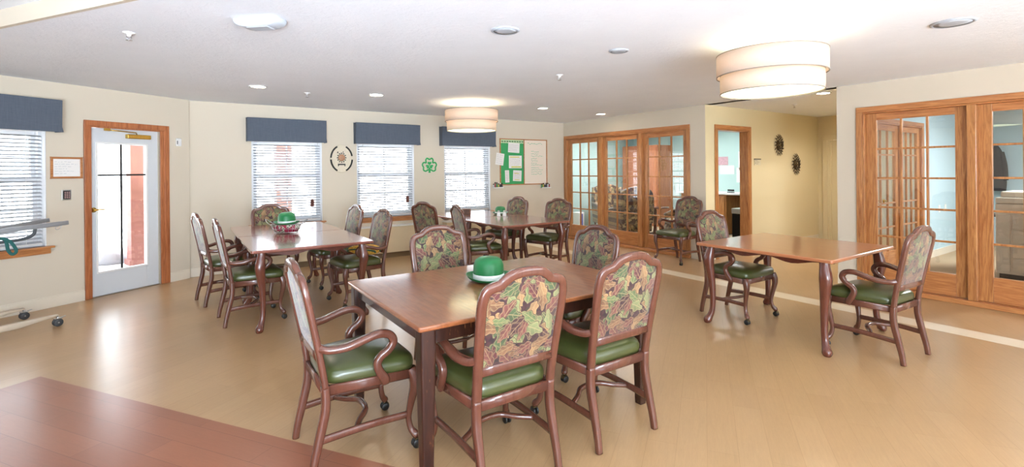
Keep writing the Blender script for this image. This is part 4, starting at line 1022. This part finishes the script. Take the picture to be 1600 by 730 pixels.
# ---------------------------------------------------------------- office behind the doorway
t = thing('office_counter', 'white-topped counter with wooden front inside the teal office', 'counter', (10.25, 6.45, 0))
mb = MB(); mb.box(-.33, .34, -1.1, 1.1, .90, .94); mb.build('worktop', M['white'], t, .006)
mb = MB(); mb.box(-.28, .34, -.1, 1.08, 0.02, .90); mb.build('end_panel', M['oak'], t, .004); mb = MB(); mb.box(-.28, .34, -1.08, -1.04, .02, .9); mb.build('cabinet', M['oak'], t, .004)
for y in (.28, .66, 1.0):
    mb = MB(); mb.box(-.297, -.281, y - .34, y + .02, .08, .86); d_ = mb.build('cabinet_door', M['oak'], t, .004)
    mb = MB(); mb.tube((-.3, y + .0, .7), (-.315, y + .0, .7), .009); mb.build('knob', M['chrome'], d_)
t = thing('trash_bin', 'black waste bin with clear liner in the office doorway', 'bin', (9.0, 5.38, .006))
mb = MB(); mb.prism(round_rect(-.17, .17, -.14, .14, .04), 0, .62); mb.build('bucket', M['black'], t, .01)
mb = MB(); mb.prism(round_rect(-.178, .178, -.148, .148, .04), .6, .70); mb.build('liner', M['liner'], t, .012)
for y, z, w, h, c, lab in [(6.82, 1.66, .26, .2, (206, 168, 176), 'colourful photo pinned on the teal office wall'), (6.72, 1.45, .36, .2, (238, 236, 230), 'white sheet pinned below the photo on the teal office wall'),
                           (6.36, 1.33, .24, .34, (240, 238, 232), 'white sheet pinned low at the right on the teal office wall'), (6.36, 1.66, .14, .42, (230, 232, 228), 'tall white sheet pinned at the right on the teal office wall')]:
    mb = MB(); mb.box(-.002, 0, -w / 2, w / 2, -h / 2, h / 2); o = mb.build('pinned_paper', plain('office_sheet', c, .8, var=.25 if c[0] < 220 else .02, scale=30)); place(o, (10.597, y, z)); tag(o, lab, 'paper')
t = thing('desk_stapler', 'small black stapler standing on the office counter', 'stapler', (10.1, 6.32, .94), R(70)); mb = MB(); mb.box(-.09, .09, -.03, .03, 0, .02); mb.build('base', M['black'], t, .004); mb = MB(); mb.box(-.09, .08, -.025, .025, .035, .075); mb.build('arm', M['black'], t, .008)
t = thing('soap_bottle', 'white pump bottle on the office counter', 'bottle', (10.1, 7.02, .94)); mb = MB(); mb.lathe([(.001, 0), (.04, 0), (.04, .12), (.015, .15), (.015, .17)], 16); mb.build('body', M['white'], t); mb = MB(); mb.lathe([(.017, .165), (.017, .19), (.004, .2), (.004, .215), (.001, .215)], 12); mb.box(-.04, .01, -.006, .006, .21, .22); mb.build('pump', M['white'], t)

# sitting room behind the three glass doors
def wing_chair(x, y, rz, lab):
    t = thing('wing_chair', lab, 'armchair', (x, y, .006), rz, 'gold floral wing chairs'); f = M['floral_gold']
    mb = MB(); mb.box(-.36, .36, -.36, .36, .16, .34); mb.build('base', f, t, .03, 3)
    mb = MB(); mb.box(-.26, .26, -.26, .37, .34, .48); mb.build('seat_cushion', f, t, .04, 3)
    mb = MB(); prof = cr([(-.36, .34), (-.38, .7), (-.35, .98), (-.2, 1.08), (0, 1.11), (.2, 1.08), (.35, .98), (.38, .7), (.36, .34)], 4); mb.prism(prof, -.42, -.27, 'y', True); mb.build('backrest', f, t, .03, 3)
    for s in (-1, 1):
        mb = MB(); mb.sweep(cr([(s * .34, .34, .5, .055, .06), (s * .34, .1, .6, .055, .06), (s * .345, -.2, .62, .05, .06), (s * .35, -.34, .62, .04, .06)], 4), (1, 0, 0), 14, 2.6); mb.box(s * .31, s * .37, -.34, .34, .3, .58); mb.build('armrest', f, t, .02, 3)
        mb = MB(); prof = [(-.30, .6), (-.02, .64), (-.08, .86), (-.2, 1.02), (-.30, 1.04)]; mb.prism(prof, s * .33, s * .385, 'x'); mb.build('wing', f, t, .02, 3)
        for yy in (-.3, .3):
            mb = MB(); mb.tube((s * .3, yy, 0), (s * .3, yy, .17), .016, .026); mb.build('leg', M['table_wood'], t)
wing_chair(8.7, 8.65, R(150), 'gold floral wing chair behind the left panel of the three glass doors')
wing_chair(7.95, 7.35, R(-20), 'gold floral wing chair close behind the middle glass door')
wing_chair(8.35, 6.15, R(60), 'gold floral wing chair behind the right panel of the three glass doors')
t = thing('side_table', 'round dark side table between the wing chairs', 'table', (8.8, 7.35, .006)); mb = MB(); mb.lathe([(.001, .60), (.30, .60), (.31, .615), (.30, .63), (.001, .63)], 36); mb.build('tabletop', M['table_wood'], t)
mb = MB(); mb.lathe([(.2, 0), (.2, .03), (.05, .06), (.03, .2), (.05, .4), (.03, .6)], 20); mb.build('pedestal', M['table_wood'], t)
t = thing('tall_cupboard', 'tall brown wooden cupboard at the back of the sitting room', 'cupboard', (10.32, 8.9, .006)); mb = MB(); mb.box(-.27, .27, -.6, .6, 0, 2.1); mb.build('carcass', M['door_trim'], t, .006)
for s in (-1, 1):
    mb = MB(); mb.box(-.29, -.27, s * .3 - .28, s * .3 + .28, .08, 2.04); d_ = mb.build('door', M['door_trim'], t, .004); mb = MB(); mb.tube((-.29, s * .05, 1.05), (-.315, s * .05, 1.05), .012); mb.build('knob', M['brass'], d_)
t = thing('storage_box', 'white box with a blue label on the sitting room floor', 'box', (8.15, 9.2, .006), R(20)); mb = MB(); mb.box(-.13, .13, -.1, .1, 0, .42); mb.build('box_body', M['white'], t, .01); mb = MB(); mb.box(-.05, .05, -.103, -.1, .05, .38); mb.build('blue_label', plain('blue_label', (70, 84, 170), .6), t)

# copier room
t = thing('photocopier', 'beige office photocopier behind the right-hand glass door', 'photocopier', (9.25, 1.43, .006), 0)
cm = plain('beige_copier_plastic', (204, 196, 180), .45, var=.03); cm2 = plain('beige_copier_panel', (188, 180, 164), .45, var=.03)
mb = MB(); mb.box(-.33, .33, -.38, .38, .06, .98); mb.build('body', cm, t, .012)
mb = MB(); mb.box(-.3, .3, -.35, .35, 0, .06); mb.build('base', M['black'], t)
for k in range(4):
    z = .09 + k * .19; mb = MB(); mb.box(-.345, -.331, -.34, .22, z, z + .175); d_ = mb.build('paper_drawer', cm2, t, .006); mb = MB(); mb.box(-.352, -.345, -.16, .04, z + .11, z + .135); mb.build('drawer_handle', M['dark_grey'], d_)
mb = MB(); mb.box(-.345, -.331, .24, .37, .09, .84); mb.build('side_panel', cm2, t, .005)
mb = MB(); mb.box(-.33, .33, -.38, .38, .985, 1.06); mb.build('scanner_unit', cm, t, .01)
mb = MB(); mb.box(-.28, .3, -.3, .34, 1.06, 1.14); mb.build('document_feeder', cm, t, .02)
mb = MB(); mb.box(-.42, -.33, -.3, .1, .99, 1.03); mb.build('control_panel', M['dark_grey'], t, .005)
mb = MB(); mb.box(-.3, .1, .38, .62, .80, .82); mb.build('output_tray', M['dark_grey'], t, .004)
t = thing('coat_rack_hook', 'small metal coat hook on the far wall of the copier room', 'hook', (12.8, 2.56, 1.86)); mb = MB(); mb.box(-.01, 0, -.02, .02, -.04, .04); mb.build('plate', M['chrome'], t); mb = MB(); mb.wire(cr([(0, 0, 0), (-.06, 0, -.01), (-.07, 0, .03)], 4), .006); mb.build('prong', M['chrome'], t)
mb = MB(); P = cr([(.0, 0, 1.86, .04, .04), (.0, 0, 1.75, .09, .09), (0, 0, 1.5, .13, .11), (0, .0, 1.2, .15, .11), (0, .0, 1.02, .14, .1)], 5); mb.sweep(P, (0, 1, 0), 20, 2.4)
for s in (-1, 1): mb.sweep(cr([(0, s * .08, 1.74, .04, .05), (-.02, s * .12, 1.5, .045, .05), (-.03, s * .14, 1.22, .04, .045)], 4), (0, 1, 0), 12, 2.2)
o = mb.build('hanging_coat', plain('charcoal_coat', (48, 52, 58), .8, var=.2)); place(o, (12.66, 2.56, .0)); tag(o, 'dark grey coat hanging in the corner of the copier room', 'coat')
for k, x in enumerate((10.45, 10.75)):
    t = thing('wall_outlet', 'white wall plate on the pale blue wall, %s one' % ['left', 'right'][k], 'outlet', (x, NZ - .001, .78)); mb = MB(); mb.box(-.04, .04, -.006, 0, -.06, .06); mb.build('plate', M['white'], t, .002); mb = MB(); mb.box(-.008, .008, -.009, -.006, -.02, .02); mb.build('switch', M['white'], t)
